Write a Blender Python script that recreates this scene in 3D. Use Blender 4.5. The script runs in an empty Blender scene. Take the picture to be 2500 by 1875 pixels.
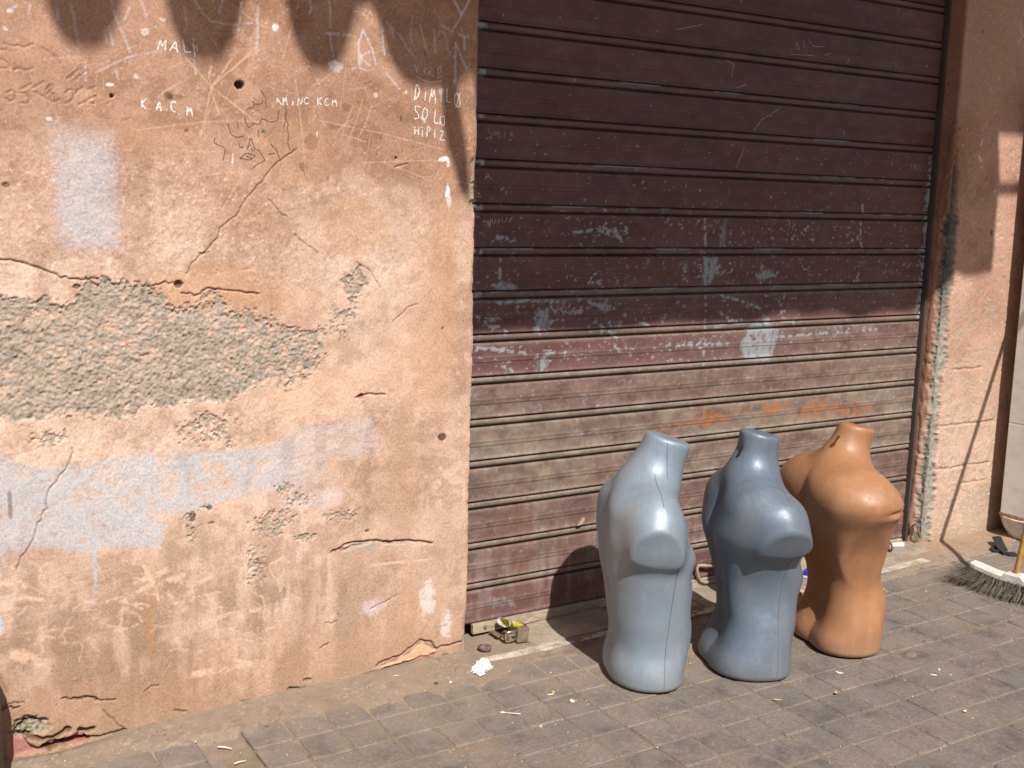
import bpy, bmesh, math, random
import numpy as np
from mathutils import Vector, Matrix

# ------------------------------------------------------------------ camera, light, exposure
scene = bpy.context.scene
COL = scene.collection
H = 1.5
F_PX, YAW, PITCH, ROLL, CX, DIST = 2765.84, 0.56327, 0.1571, 0.02536, -1.83852, 3.15169
RECESS, RIGHT, SLAT_TOP, SLAT_H, TILT = 0.09595, 2.3392, 1.32807, 0.14431, 0.0148
CAM = np.array([CX, -DIST, H])
FWD = np.array([math.sin(YAW)*math.cos(PITCH), math.cos(YAW)*math.cos(PITCH), -math.sin(PITCH)])
_r = np.array([math.cos(YAW), -math.sin(YAW), 0.0]); _u = np.cross(_r, FWD)
RGT = math.cos(ROLL)*_r + math.sin(ROLL)*_u
UPV = -math.sin(ROLL)*_r + math.cos(ROLL)*_u
cam = bpy.data.cameras.new('camera'); cam.sensor_width = 36.0; cam.lens = F_PX*36/2500
cam.clip_start = 0.05; cam.clip_end = 300
cam.dof.use_dof = True; cam.dof.aperture_fstop = 5.0; cam.dof.focus_distance = 3.45
cam_ob = bpy.data.objects.new('camera', cam); COL.objects.link(cam_ob); scene.camera = cam_ob
M = Matrix.Identity(4)
for i in range(3):
    M[i][0], M[i][1], M[i][2], M[i][3] = RGT[i], UPV[i], -FWD[i], CAM[i]
cam_ob.matrix_world = M

SUN_T, SUN_E = 0.25, 1.09                 # light travels along (t, 1, -e)
LDIR = Vector((SUN_T, 1.0, -SUN_E)).normalized()
world = bpy.data.worlds.new('World'); scene.world = world; world.use_nodes = True
wn = world.node_tree.nodes; wl = world.node_tree.links
sky = wn.new('ShaderNodeTexSky'); sky.sky_type = 'NISHITA'; sky.sun_disc = False
sky.sun_elevation = math.asin(-LDIR.z); sky.sun_rotation = math.atan2(-LDIR.x, -LDIR.y)
sky.air_density = 1.0; sky.dust_density = 2.0
wl.new(sky.outputs[0], wn['Background'].inputs['Color']); wn['Background'].inputs['Strength'].default_value = 0.085
sl = bpy.data.lights.new('sun', 'SUN'); sl.energy = 4.6; sl.angle = math.radians(0.55); sl.color = (1.0, 0.955, 0.895)
sun = bpy.data.objects.new('sun', sl); COL.objects.link(sun)
sun.rotation_euler = LDIR.to_track_quat('-Z', 'Y').to_euler(); sun.location = (-2, -6, 8)
scene.view_settings.view_transform = 'Standard'; scene.view_settings.look = 'None'
scene.view_settings.exposure = 0.36; scene.view_settings.gamma = 1.0
scene.view_settings.use_curve_mapping = False
scene.cycles.max_bounces = 8

# ------------------------------------------------------------------ helpers
def gz(x): return TILT*np.clip(x, -6, 8)
def ray(x, y): return FWD*F_PX + RGT*(x-1250) - UPV*(y-937.5)
def on_wall(x, y, yy=0.0):                # photograph pixel -> point of the plane y = yy
    d = ray(x, y); return CAM + d*((yy-CAM[1])/d[1])
def on_ground(x, y, z=0.0):
    d = ray(x, y); k = (TILT*CAM[0]-CAM[2]+z)/(d[2]-TILT*d[0]); return CAM + d*k
def k0(x, y): return (x*1.13020, y*1.13020)         # scales of the enlargements measured from
def k1(x, y): return (x*.56664, y*.56664)
def k2(x, y): return (1100+x*.63291, y*.63291)
def k3(x, y): return (x*.58768, 900+y*.58768)
def k4(x, y): return (x*.31646, y*.31646)
def k5(x, y): return (650+x*.30137, y*.30137)
def k6(x, y): return (1050+x*.24108, 1350+y*.24108)
def k7(x, y): return (2150+x*.30146, 1000+y*.30146)
def k8(x, y): return (2150+x*.42169, y*.42169)
def k9(x, y): return (x*.36166, 1475+y*.36166)
def k10(x, y): return (600+x*.36166, 1475+y*.36166)
def k11(x, y): return (1300+x*.36166, 1475+y*.36166)
def k12(x, y): return (1900+x*.31646, 1350+y*.31646)
def wallpts(k, pts, yy=0.0):
    o = [on_wall(*k(*q), yy) for q in pts]; return [(a[0], a[2]) for a in o]

_tab = {}
def vnoise(x, y, seed):
    if seed not in _tab: _tab[seed] = np.random.RandomState(seed).rand(256, 256).astype(np.float32)
    T = _tab[seed]; xi = np.floor(x).astype(np.int32); yi = np.floor(y).astype(np.int32)
    fx = (x-xi).astype(np.float32); fy = (y-yi).astype(np.float32)
    fx = fx*fx*(3-2*fx); fy = fy*fy*(3-2*fy); a = xi & 255; b = (xi+1) & 255; c = yi & 255; d = (yi+1) & 255
    return (T[c, a]*(1-fx)+T[c, b]*fx)*(1-fy) + (T[d, a]*(1-fx)+T[d, b]*fx)*fy
def fbm(x, y, scale, oct=4, seed=1, gain=.5):
    s = 0; a = 1; n = 0; f = 1/scale
    for o in range(oct):
        s = s + a*(vnoise(x*f+o*17.3, y*f+o*9.7, seed+o)-.5); n += a; a *= gain; f *= 2.03
    return s/n*2
def sstep(a, b, x): t = np.clip((x-a)/(b-a), 0, 1); return t*t*(3-2*t)
def poly_sd(X, Y, pts):                   # signed distance, negative inside
    pts = np.array(pts, float); d = np.full(X.shape, 1e9); ins = np.zeros(X.shape, bool)
    for i in range(len(pts)):
        a = pts[i]; b = pts[(i+1) % len(pts)]; e = b-a
        t = np.clip(((X-a[0])*e[0]+(Y-a[1])*e[1])/(e@e+1e-12), 0, 1)
        d = np.minimum(d, np.hypot(X-a[0]-t*e[0], Y-a[1]-t*e[1]))
        c = (a[1] > Y) != (b[1] > Y)
        ins ^= c & (X < e[0]*(Y-a[1])/(e[1] if abs(e[1]) > 1e-9 else 1e-9)+a[0])
    return np.where(ins, -d, d)

class Sheet:
    """A grid of points over a wall plane: albedo and relief are laid down mark by mark."""
    def __init__(self, us, zs):
        self.u = np.asarray(us); self.z = np.asarray(zs)
        self.U, self.Z = np.meshgrid(self.u, self.z)
        self.col = np.zeros(self.U.shape+(3,)); self.d = np.zeros(self.U.shape); self.rough = np.full(self.U.shape, .9)
    def win(self, x0, x1, y0, y1):
        i0, i1 = np.searchsorted(self.z, [y0, y1]); j0, j1 = np.searchsorted(self.u, [x0, x1])
        return slice(i0, i1), slice(j0, j1)
    def line(self, pts, w, soft=.6):      # coverage of a stroke of width w
        sl, m = self.lwin(pts, w, soft); out = np.zeros(self.U.shape); out[sl] = m; return out
    def lwin(self, pts, w, soft=.6):
        P = np.array(pts, float); R = w*2+.004
        sl = self.win(P[:, 0].min()-R, P[:, 0].max()+R, P[:, 1].min()-R, P[:, 1].max()+R)
        X = self.U[sl]; Y = self.Z[sl]; out = np.full(X.shape, 9.0)
        for a, b in zip(P[:-1], P[1:]):
            e = b-a; t = np.clip(((X-a[0])*e[0]+(Y-a[1])*e[1])/(e@e+1e-12), 0, 1)
            out = np.minimum(out, np.hypot(X-a[0]-t*e[0], Y-a[1]-t*e[1]))
        return sl, 1-sstep(w*.5*(1-soft), w*.5*(1+soft)+.0008, out)
    def stroke(self, pts, w, soft=.6, c=None, st=1.0, mul=None, dep=0.0, br=None):
        sl, m = self.lwin(pts, w, soft)
        if m.size == 0: return
        if br: m = m*sstep(br[1], br[2], br[0][sl])
        self.d[sl] -= dep*m; k = np.clip(m*st, 0, 1)[..., None]
        if c is not None: self.col[sl] += (np.array(c)-self.col[sl])*k
        if mul is not None: self.col[sl] *= 1+(np.array(mul)-1)*k
    def mix(self, c, m): self.col += (np.array(c)-self.col)*np.clip(m, 0, 1)[..., None]
    def mul(self, c, m): self.col *= 1+(np.array(c)-1)*np.clip(m, 0, 1)[..., None]
    def blob(self, c, rx, ry, ang=0):
        a = math.radians(ang); X = self.U-c[0]; Y = self.Z-c[1]
        return ((X*math.cos(a)+Y*math.sin(a))/rx)**2+((-X*math.sin(a)+Y*math.cos(a))/ry)**2

def new_ob(name, me, parent=None, mat=None, smooth=False):
    o = bpy.data.objects.new(name, me); COL.objects.link(o)
    if parent is not None: o.parent = parent
    if mat is not None: me.materials.append(mat)
    if smooth: me.polygons.foreach_set('use_smooth', np.ones(len(me.polygons), bool))
    return o
def tag(o, label=None, cat=None, group=None, kind=None):
    if label: o['label'] = label
    if cat: o['category'] = cat
    if group: o['group'] = group
    if kind: o['kind'] = kind
    return o
def thing(name, label, cat, loc=(0, 0, 0), rz=0.0, group=None):
    o = bpy.data.objects.new(name, None); COL.objects.link(o); o.empty_display_size = .05
    o.location = loc; o.rotation_euler = (0, 0, rz); return tag(o, label, cat, group)
def grid_mesh(name, P, col=None, flip=False):  # P: (nz, nu, 3)
    nz, nu = P.shape[:2]; me = bpy.data.meshes.new(name)
    idx = np.arange(nz*nu).reshape(nz, nu)
    q = np.stack([idx[:-1, :-1], idx[:-1, 1:], idx[1:, 1:], idx[1:, :-1]], -1).reshape(-1, 4)
    if flip: q = q[:, ::-1]
    return fast_mesh(me, P.reshape(-1, 3), q, None if col is None else col.reshape(-1, 3))
def fast_mesh(me, V, Q, col=None):
    if isinstance(me, str): me = bpy.data.meshes.new(me)
    V = np.ascontiguousarray(V, np.float32); Q = np.ascontiguousarray(Q, np.int32); k = Q.shape[1]
    me.vertices.add(len(V)); me.vertices.foreach_set('co', V.ravel())
    me.loops.add(Q.size); me.loops.foreach_set('vertex_index', Q.ravel())
    me.polygons.add(len(Q)); me.polygons.foreach_set('loop_start', np.arange(0, Q.size, k, dtype=np.int32))
    me.polygons.foreach_set('loop_total', np.full(len(Q), k, np.int32))
    me.update(calc_edges=True)
    if col is not None:
        a = me.color_attributes.new('albedo', 'FLOAT_COLOR', 'POINT')
        c = np.ones((len(V), 4), np.float32); c[:, :3] = np.clip(col, .005, .9); a.data.foreach_set('color', c.ravel())
    me.validate(); return me
def bm_mesh(bm, name):
    me = bpy.data.meshes.new(name); bm.normal_update(); bm.to_mesh(me); bm.free(); return me
def box(bm, c, s, rot=None, bevel=0):
    r = bmesh.ops.create_cube(bm, size=1)['verts']
    m = Matrix.Translation(c) @ (rot.to_4x4() if rot else Matrix.Identity(4)) @ Matrix.Diagonal((*s, 1))
    bmesh.ops.transform(bm, matrix=m, verts=r)
    if bevel:
        es = {e for v in r for e in v.link_edges}
        bmesh.ops.bevel(bm, geom=list(es), offset=bevel, segments=2, affect='EDGES', profile=.6)
def tube(bm, pts, rad, n=8, cap=True):
    pts = [Vector(p) for p in pts]; rad = rad if hasattr(rad, '__len__') else [rad]*len(pts)
    rings = []; up = Vector((0, 0, 1)); prev = None
    for i, p in enumerate(pts):
        t = (pts[min(i+1, len(pts)-1)]-pts[max(i-1, 0)]).normalized()
        a = prev if prev else (up if abs(t.z) < .9 else Vector((1, 0, 0)))
        a = (a-t*a.dot(t)).normalized(); b = t.cross(a); prev = a
        rings.append([bm.verts.new(p+(a*math.cos(2*math.pi*k/n)+b*math.sin(2*math.pi*k/n))*rad[i]) for k in range(n)])
    for r0, r1 in zip(rings[:-1], rings[1:]):
        for k in range(n): bm.faces.new((r0[k], r0[(k+1) % n], r1[(k+1) % n], r1[k]))
    if cap: bm.faces.new(rings[0][::-1]); bm.faces.new(rings[-1])
def poly_prism(bm, pts, z0, z1):           # outline in x, y
    a = [bm.verts.new((x, y, z0)) for x, y in pts]; b = [bm.verts.new((x, y, z1)) for x, y in pts]; n = len(pts)
    bm.faces.new(a[::-1]); bm.faces.new(b)
    for i in range(n): bm.faces.new((a[i], a[(i+1) % n], b[(i+1) % n], b[i]))

# ------------------------------------------------------------------ materials
def mat(name, base=(.5, .5, .5), rough=.8, metal=0.0, spec=.5, coat=0.0):
    m = bpy.data.materials.new(name); m.use_nodes = True; b = m.node_tree.nodes['Principled BSDF']
    b.inputs['Base Color'].default_value = (*base, 1); b.inputs['Roughness'].default_value = rough
    b.inputs['Metallic'].default_value = metal; b.inputs['Specular IOR Level'].default_value = spec
    b.inputs['Coat Weight'].default_value = coat
    return m
def N(m, t, **kw):
    n = m.node_tree.nodes.new(t)
    for k, v in kw.items(): setattr(n, k, v)
    return n
def noise_node(m, scale, detail=5, rough=.55, coord='Object', stretch=(1, 1, 1)):
    tc = N(m, 'ShaderNodeTexCoord'); mp = N(m, 'ShaderNodeMapping'); mp.inputs['Scale'].default_value = stretch
    n = N(m, 'ShaderNodeTexNoise'); n.inputs['Scale'].default_value = scale; n.inputs['Detail'].default_value = detail
    n.inputs['Roughness'].default_value = rough
    L = m.node_tree.links; L.new(tc.outputs[coord], mp.inputs[0]); L.new(mp.outputs[0], n.inputs['Vector']); return n
def ramp(m, src, stops):
    r = N(m, 'ShaderNodeValToRGB'); e = r.color_ramp.elements
    while len(e) < len(stops): e.new(.5)
    for k, (p, c) in zip(e, stops): k.position = p; k.color = (*c, 1) if len(c) == 3 else c
    m.node_tree.links.new(src, r.inputs[0]); return r
def mixc(m, a, b, fac, mode='MIX'):
    n = N(m, 'ShaderNodeMix', data_type='RGBA', blend_type=mode); L = m.node_tree.links
    for s, v in ((6, a), (7, b)):
        if isinstance(v, tuple): n.inputs[s].default_value = (*v, 1)
        else: L.new(v, n.inputs[s])
    if isinstance(fac, (int, float)): n.inputs[0].default_value = fac
    else: L.new(fac, n.inputs[0])
    return n.outputs[2]
def bump(m, src, strength=.3, dist=.002):
    b = N(m, 'ShaderNodeBump'); b.inputs['Strength'].default_value = strength; b.inputs['Distance'].default_value = dist
    m.node_tree.links.new(src, b.inputs['Height']); m.node_tree.links.new(b.outputs[0], m.node_tree.nodes['Principled BSDF'].inputs['Normal'])
def setc(m, sock, name='Base Color'): m.node_tree.links.new(sock, m.node_tree.nodes['Principled BSDF'].inputs[name])
def attr_mat(name, rough, grain=.12, gscale=900, bstr=.25, bdist=.0015, spec=.3, metal=0):
    m = mat(name, rough=rough, spec=spec, metal=metal)
    a = N(m, 'ShaderNodeAttribute', attribute_name='albedo'); n = noise_node(m, gscale, 3, .6)
    r = ramp(m, n.outputs[0], [(.25, (1-grain*1.6,)*3), (.75, (1+grain,)*3)])
    setc(m, mixc(m, a.outputs['Color'], r.outputs[0], 1.0, 'MULTIPLY'))
    n2 = noise_node(m, gscale*.45, 4, .65); bump(m, n2.outputs[0], bstr, bdist); return m
# ------------------------------------------------------------------ left wall
FONT = {'A': [[(0,0),(.5,1),(1,0)],[(.22,.4),(.8,.4)]], 'C': [[(.95,.85),(.55,1),(.1,.75),(.05,.3),(.45,0),(.95,.12)]],
 'D': [[(.1,0),(.15,1),(.7,.85),(.95,.5),(.75,.15),(0,-.05)]], 'E': [[(1,1),(.1,1),(.1,0),(1,.02)],[(.1,.52),(.8,.52)]],
 'e': [[(.15,.4),(.85,.5),(.75,.75),(.35,.8),(.1,.4),(.4,0),(.9,.1)]], 'H': [[(.1,0),(.1,1)],[(.9,0),(.9,1)],[(.1,.5),(.9,.55)]],
 'I': [[(.5,0),(.5,1)]], 'i': [[(.5,0),(.5,.68)],[(.5,.9),(.52,.97)]], 'J': [[(.8,1),(.8,.2),(.4,0),(.1,.25)]],
 'K': [[(.1,0),(.1,1)],[(.9,1),(.1,.45),(.95,0)]], 'L': [[(.1,1),(.15,0),(.95,.05)]], 'M': [[(0,0),(.15,1),(.5,.35),(.85,1),(1,0)]],
 'N': [[(.05,0),(.1,1),(.9,0),(.95,1)]], 'O': [[(.5,1),(.1,.75),(.05,.3),(.4,0),(.85,.15),(.95,.6),(.7,.95),(.5,1)]],
 '0': [[(.5,1),(.1,.75),(.05,.3),(.4,0),(.85,.15),(.95,.6),(.7,.95),(.5,1)],[(.0,-.05),(1.05,1.08)]],
 'P': [[(.15,0),(.1,1),(.7,.95),(.85,.7),(.6,.5),(.12,.5)]], 'R': [[(.1,0),(.1,1),(.75,.92),(.8,.62),(.1,.5),(.95,0)]],
 'S': [[(.95,.95),(.3,1),(.15,.6),(.8,.5),(.85,.1),(.1,0)]], 'V': [[(0,1),(.45,0),(1,1)]], 'v': [[(0,.9),(.35,.1),(.8,.8)]], 'Z': [[(0,1),(.9,1),(.05,0),(1,.05)]],
 'Y': [[(0,1),(.5,.5)],[(1,1),(.2,0)]], '.': [[(.35,.02),(.5,.1)]], '1': [[(.5,1),(.5,0)]], ',': [[(.3,.3),(.6,.5),(.55,.1)]]}
JR = np.random.RandomState(21)
def text_strokes(k, s, a, b, h, yy=0.0, up=(0, -1)):
    """letters from pixel a to pixel b (baseline), height h pixels"""
    n = len(s); out = []
    for i, ch in enumerate(s):
        jx, jy, sl, sc = JR.normal(0, .09), JR.normal(0, .07), JR.normal(.02, .07), JR.uniform(.82, 1.15)
        if ch == ' ': continue
        for st in FONT[ch]:
            pts = []
            for (x, y) in st:
                f = (i+.1+x*.68)/n
                pts.append((a[0]+(b[0]-a[0])*(f+jx/n)+sl*(y-.5)*h+JR.normal(0, .035)*h, a[1]+(b[1]-a[1])*f-(y*sc+jy)*h+JR.normal(0, .03)*h))
            out.append(wallpts(k, pts, yy))
    return out

RNG = np.random.RandomState(7)
du = np.concatenate([np.arange(-5.2, -1.6, .12), np.arange(-1.6, .125, .0027)])
dz = np.concatenate([np.arange(-.09, 2.2, .0027), np.arange(2.2, 5.3, .12)])
S = Sheet(du, dz); U, Z = S.U, S.Z
n1 = fbm(U, Z, .35, 4, 11); n2 = fbm(U, Z, .09, 4, 23); n3 = fbm(U, Z, .022, 4, 37); n4 = fbm(U, Z, .0075, 3, 51)
nv = fbm(U*6, Z, .25, 4, 61)                       # upright streaks
nw = fbm(U, Z, .03, 3, 71)
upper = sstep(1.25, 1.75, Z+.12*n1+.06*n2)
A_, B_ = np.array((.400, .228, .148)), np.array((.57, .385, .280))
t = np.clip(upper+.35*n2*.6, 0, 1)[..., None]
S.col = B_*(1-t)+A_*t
S.mul((.86, .83, .80), sstep(-.05, .45, n1))
S.mul((1.10, 1.13, 1.17), sstep(.08, .5, -n1+.3*n2)*(1-upper*.7))
S.col *= (1+.10*n2+.07*n3)[..., None]
S.d += .0035*n1+.0016*n2+.0007*n3
# roughcast zones with pale grains
rc = np.maximum(sstep(1.1, .25, S.blob((-1.12, 1.42), .62, .26)), sstep(1.1, .3, S.blob((-.55, 1.40), .62, .20))*.8)
rc = np.maximum(rc, .75*sstep(1.15, .2, S.blob((-.85, .80), .9, .16))) ; rc = rc*sstep(-.5, .1, n2+.4*n3+.15)
S.d += rc*(.0011*n4+.0009*n3)+(1-rc)*.00025*n4
grain = vnoise(U/.0062, Z/.0062, 91)*vnoise(U/.011+5, Z/.011, 92)
S.mix((.74, .56, .43), rc*sstep(.54, .70, grain)*.6)
S.mul((.75, .70, .64), rc*sstep(.16, .05, grain)*.5)
S.mul((1.16, 1.22, 1.28), rc*.5)
m5 = fbm(U, Z, .045, 5, 801, .62); m6 = fbm(U, Z, .16, 5, 811, .6)
S.mul((.83, .79, .77), sstep(.03, .33, m5+.5*m6)*.85); S.mul((1.10, 1.12, 1.15), sstep(.02, .30, -m5+.3*m6)*.8)
sp = vnoise(U/.0075, Z/.0075, 821)*.6+vnoise(U/.004, Z/.004, 822)*.5
S.mix((.74, .58, .46), sstep(.86, .96, sp)*.42*sstep(-.3, .2, m6+.3)); S.mul((.62, .56, .52), sstep(.20, .10, sp)*.45)
S.d += .0005*m5*sstep(-.2, .3, m6)
# long worn paler patches and brown washes on the middle and right
for (x, y, rx, ry, a, c, st) in [(700, 850, 170, 60, 10, (.70, .45, .30), .5), (900, 780, 90, 120, 0, (.66, .42, .28), .45), (560, 1010, 260, 70, 12, (.70, .45, .30), .45),
        (330, 760, 300, 40, 4, (.68, .43, .29), .35), (880, 1300, 120, 70, 8, (.64, .41, .29), .4), (770, 500, 80, 70, 0, (.46, .26, .14), .5), (480, 640, 200, 70, -4, (.52, .28, .15), .5),
        (640, 330, 90, 70, 0, (.43, .24, .13), .5), (280, 300, 140, 40, 3, (.46, .27, .16), .4), (940, 700, 70, 300, 0, (.50, .28, .16), .35), (870, 1010, 50, 160, 0, (.46, .29, .18), .55), (960, 560, 40, 300, 0, (.46, .25, .14), .35)]:
    c0 = on_wall(*k0(x, y)); S.mix(c, st*sstep(1.2, .2, S.blob((c0[0], c0[2]), rx*.00147, ry*.00142, a)+.5*n2+.25*n3))
# grime that climbs from the pavement
gr = sstep(.62, .25, Z+.10*n1+.07*n2)*sstep(.3, -.9, U+.25*n1)
S.mix((.30, .19, .125), gr*.85*sstep(-.55, .25, nv+.7*n2+.3*n3))
S.mix((.40, .235, .14), .5*sstep(.30, .05, Z+.06*n2))
S.mix((.35, .24, .15), .55*sstep(.09, .0, Z-gz(U)+.025*n2))
# dry streaks running down
for (x, y0, y1, w, c, st) in [(1530, 380, 660, 34, (.33, .22, .14), .7), (1650, 150, 520, 60, (.38, .24, .15), .45), (1380, 980, 1140, 70, (.34, .26, .19), .6), (622, 790, 1190, 12, (.42, .22, .08), .6),
        (548, 1170, 1400, 8, (.30, .19, .12), .6), (790, 600, 800, 60, (.34, .24, .16), .6), (1010, 690, 800, 30, (.36, .24, .15), .45), (1830, 560, 820, 40, (.45, .27, .17), .4), (320, 1150, 1250, 12, (.32, .19, .12), .5),
        (850, 1130, 1230, 14, (.33, .21, .13), .5), (1600, 760, 820, 60, (.40, .22, .13), .4), (1700, 760, 1130, 24, (.52, .26, .12), .4)]:
    a = on_wall(*k3(x, y0)); b = on_wall(*k3(x, y1)); cx_ = (a[0]+b[0])/2
    m = np.exp(-((U-cx_+.01*n2)/(w*.00075))**2)*sstep(b[2]-.03, b[2]+.05, Z+.04*nv)*sstep(a[2]+.03, a[2]-.03, Z+.04*nv)
    S.mix(c, st*m*sstep(-.45, .3, nv+.5*n3))
# worn-through pale scrapes in the grime
n34 = n3+.6*n4; n45 = n4+.5*n3
def scrape(pts, w, st=.8, c=(.68, .45, .32)):
    S.stroke(pts, w, .6, c, st, None, .0005, (n34, -.5, .15))
rr = np.random.RandomState(3)
for i in range(95):
    x = rr.uniform(0, 1150); y = rr.uniform(780, 1180); L = rr.uniform(25, 130); a = rr.normal(-.25, .5)
    if rr.rand() < .35: a += 1.2
    pts = [(x, y)]
    for j in range(5): a += rr.normal(0, .22); pts.append((pts[-1][0]+L/5*math.cos(a), pts[-1][1]+L/5*math.sin(a)*.8))
    scrape(wallpts(k3, pts), rr.uniform(.002, .008), rr.uniform(.3, .75))
for pts, w in [([(840,1050),(950,1020),(1080,1000)], .012), ([(640,870),(720,960),(760,1000)], .012), ([(560,880),(640,860),(700,830)], .016), ([(520,960),(620,900),(690,880),(760,860)], .014),
        ([(600,820),(640,900),(660,980)], .010), ([(700,870),(800,900),(880,860)], .012), ([(800,1270),(920,1250),(1060,1225)], .018), ([(0,890),(60,880),(100,900)], .016), ([(20,1000),(60,960),(110,950),(180,960)], .010), ([(60,1190),(110,1200),(160,1215)], .030), ([(1540,815),(1700,800),(1790,790)], .007), ([(930,1200),(1050,1225)], .01)]:
    scrape(wallpts(k3, pts), w, .85)
# sprayed and brushed grey-blue cover-ups
BLUE = (.465, .458, .478)
pb = wallpts(k1, [(225,545),(330,545),(480,560),(500,700),(492,900),(505,1062),(440,1080),(300,1065),(255,990),(245,800),(240,700)])
sd = poly_sd(U, Z, pb)+.010*n2+.006*n3
S.mix(BLUE, .74*sstep(.030, -.022, sd+.012*n3)*sstep(-.55, .15, n2*.6+.8*n3+.5*n4+.25)*(1-.55*sstep(1.60, 1.68, Z)))
pb = wallpts(k3, [(-60,365),(0,370),(120,405),(300,400),(450,372),(550,360),(800,345),(1000,332),(1130,320),(1230,262),(1310,235),(1480,210),(1560,192),(1572,340),(1450,362),(1365,380),(1330,440),(1290,500),(1100,520),(950,545),(870,580),(780,592),(650,615),(690,655),(662,742),(560,747),(420,742),(395,760),(385,770),(300,752),(150,742),(0,765),(-60,760)])
sd = poly_sd(U, Z, pb)
strength = sstep(.018, -.018, sd+.012*n2+.012*n3)
thin = sstep(-.42, .12, .9*nv*.6+.7*n3+.5*n2+.12)
S.mix((.475, .468, .485), strength*(.58+.40*thin)*(.90-.38*sstep(-.75, -.5, U))*sstep(-.75, .05, n4+.6*n3+.25*nv+.2))
S.d += .0006*strength*nv
S.mul((.80, .74, .70), strength*sstep(.1, .5, nv+.4*n2)*.55)
for x, y0, y1, w in [(390, 720, 1010, .011), (12, 740, 900, .008), (75, 740, 850, .009), (150, 735, 800, .006), (280, 740, 790, .005), (335, 740, 800, .007), (50, 740, 820, .004), (220, 735, 775, .004)]:
    a, b = wallpts(k3, [(x, y0), (x+3, y1)]); mm = S.line([a, ((a[0]+b[0])/2+.003, (a[1]+b[1])/2), b], w, .8)*sstep(-.9, -.1, n3+.4*n4)*sstep(b[1]-.01, b[1]+.12, Z+.03*n2); S.mix(BLUE, .85*mm)
S.mix((.72, .62, .60), .75*sstep(1.1, .1, S.blob(tuple(wallpts(k3, [(1775, 955)])[0]), .040, .072)+.6*n3+.5*n4+.3*nv))
S.mix((.72, .64, .62), .7*sstep(1.1, .1, S.blob(tuple(wallpts(k3, [(1855, 1065)])[0]), .026, .058)+.8*n3+.5*n4))
S.mix((.62, .55, .56), .5*sstep(1.1, .1, S.blob(tuple(wallpts(k3, [(1545, 990)])[0]), .055, .03)+.7*n3+.3*n2))
S.mix((.62, .55, .55), .45*sstep(1.1, .1, S.blob(tuple(wallpts(k3, [(1300, 545)])[0]), .13, .035)+.7*n3+.3*n2))
# bare concrete where the render has dropped off
pc = wallpts(k1, [(-80,1290),(0,1290),(120,1290),(270,1300),(330,1290),(375,1215),(540,1203),(640,1225),(690,1290),(760,1330),(870,1290),(950,1268),(990,1295),(1130,1335),(1190,1332),(1250,1372),(1330,1400),(1400,1360),(1475,1290),(1490,1150),(1560,1130),(1590,1240),(1560,1330),(1500,1440),(1420,1440),(1400,1540),(1330,1600),(1250,1660)]) \
   + wallpts(k3, [(1150,62),(1000,105),(900,150),(700,130),(600,150),(560,195),(400,200),(280,190),(200,210),(130,225),(60,200),(0,190),(-60,190)])
ragged = .024*n2+.022*n3+.014*n4
edge = poly_sd(U, Z, pc)
right_thin = sstep(-.98, -.45, U)
sd = edge+ragged*(1+.9*right_thin)+.020*right_thin
conc = sstep(.008+.008*right_thin, -.010-.010*right_thin, sd+.010*n4)
for (x, y, rx, ry) in [(870, 240, .060, .040), (210, 290, .04, .018), (1130, 640, .055, .035), (1420, 610, .05, .016), (1180, 505, .03, .016), (1060, 820, .026, .045), (960, 322, .014, .012), (1270, 700, .03, .012), (1250, 540, .04, .02), (800, 640, .018, .04), (870, 578, .02, .01)]:
    c0 = wallpts(k3, [(x, y)])[0]; conc = np.maximum(conc, sstep(1.05, .55, S.blob(c0, rx*1.1, ry*1.1)+2.0*n3+2.6*n4+.35)*.8)
pits = vnoise(U/.009, Z/.008, 131)*.55+vnoise(U/.0045, Z/.0045, 132)*.45
cc = np.array((.385, .318, .248))*(1+.18*n2+.25*n3+.15*n4)[..., None]*(.72+.5*pits)[..., None]
S.col = S.col*(1-conc[..., None])+cc*conc[..., None]
S.mix((.56, .35, .235), conc*sstep(.27, .42, n3*.8+n4*.55+n2*.25+.22*right_thin)*.8)         # flakes of render left on it
depth = conc*(.0030+.0075*(1-pits)**1.5+.0035*n3+.0026*n4)
S.d -= depth
S.mul((.45, .42, .38), conc*sstep(.24, .12, pits)*.7)
# broken lip along the top of the bare patch
lip = np.exp(-((sd-.004)/.006)**2)*sstep(.95, 1.05, Z); S.d += .0010*lip
# cracks
def crack(k, pts, w=.003, dep=.004, dark=.6):
    P = wallpts(k, pts); Q = []
    for a, b in zip(P[:-1], P[1:]):
        for s in np.linspace(0, 1, 5)[:-1]: Q.append((a[0]+(b[0]-a[0])*s+rr.normal(0, .0018), a[1]+(b[1]-a[1])*s+rr.normal(0, .0018)))
    Q.append(P[-1]); S.stroke(Q, w, .5, None, dark, (.42, .36, .32), dep, (n3, -1.05, -.5))
crack(k1, [(0,1118),(90,1130),(180,1160),(260,1195),(330,1206),(420,1200)], .0045, .006, .7)
crack(k1, [(1280,640),(1200,700),(1130,780),(1060,860),(1020,930),(960,970),(930,1030),(880,1090),(830,1130),(800,1180)])
crack(k1, [(1160,860),(1210,920),(1235,930)]); crack(k1, [(1270,1010),(1330,1060),(1370,1090)], .002)
crack(k1, [(640,1230),(700,1222),(745,1218)], .004, .005); crack(k1, [(780,1262),(860,1272),(890,1242),(960,1245),(1040,1258),(1115,1266)], .004, .006, .8)
crack(k1, [(860,1090),(900,1085)], .004); crack(k1, [(1700,720),(1755,705)], .004); crack(k1, [(1540,1130),(1600,1170),(1640,1240)], .002); crack(k1, [(1690,1390),(1750,1330),(1800,1310)], .002)
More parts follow.
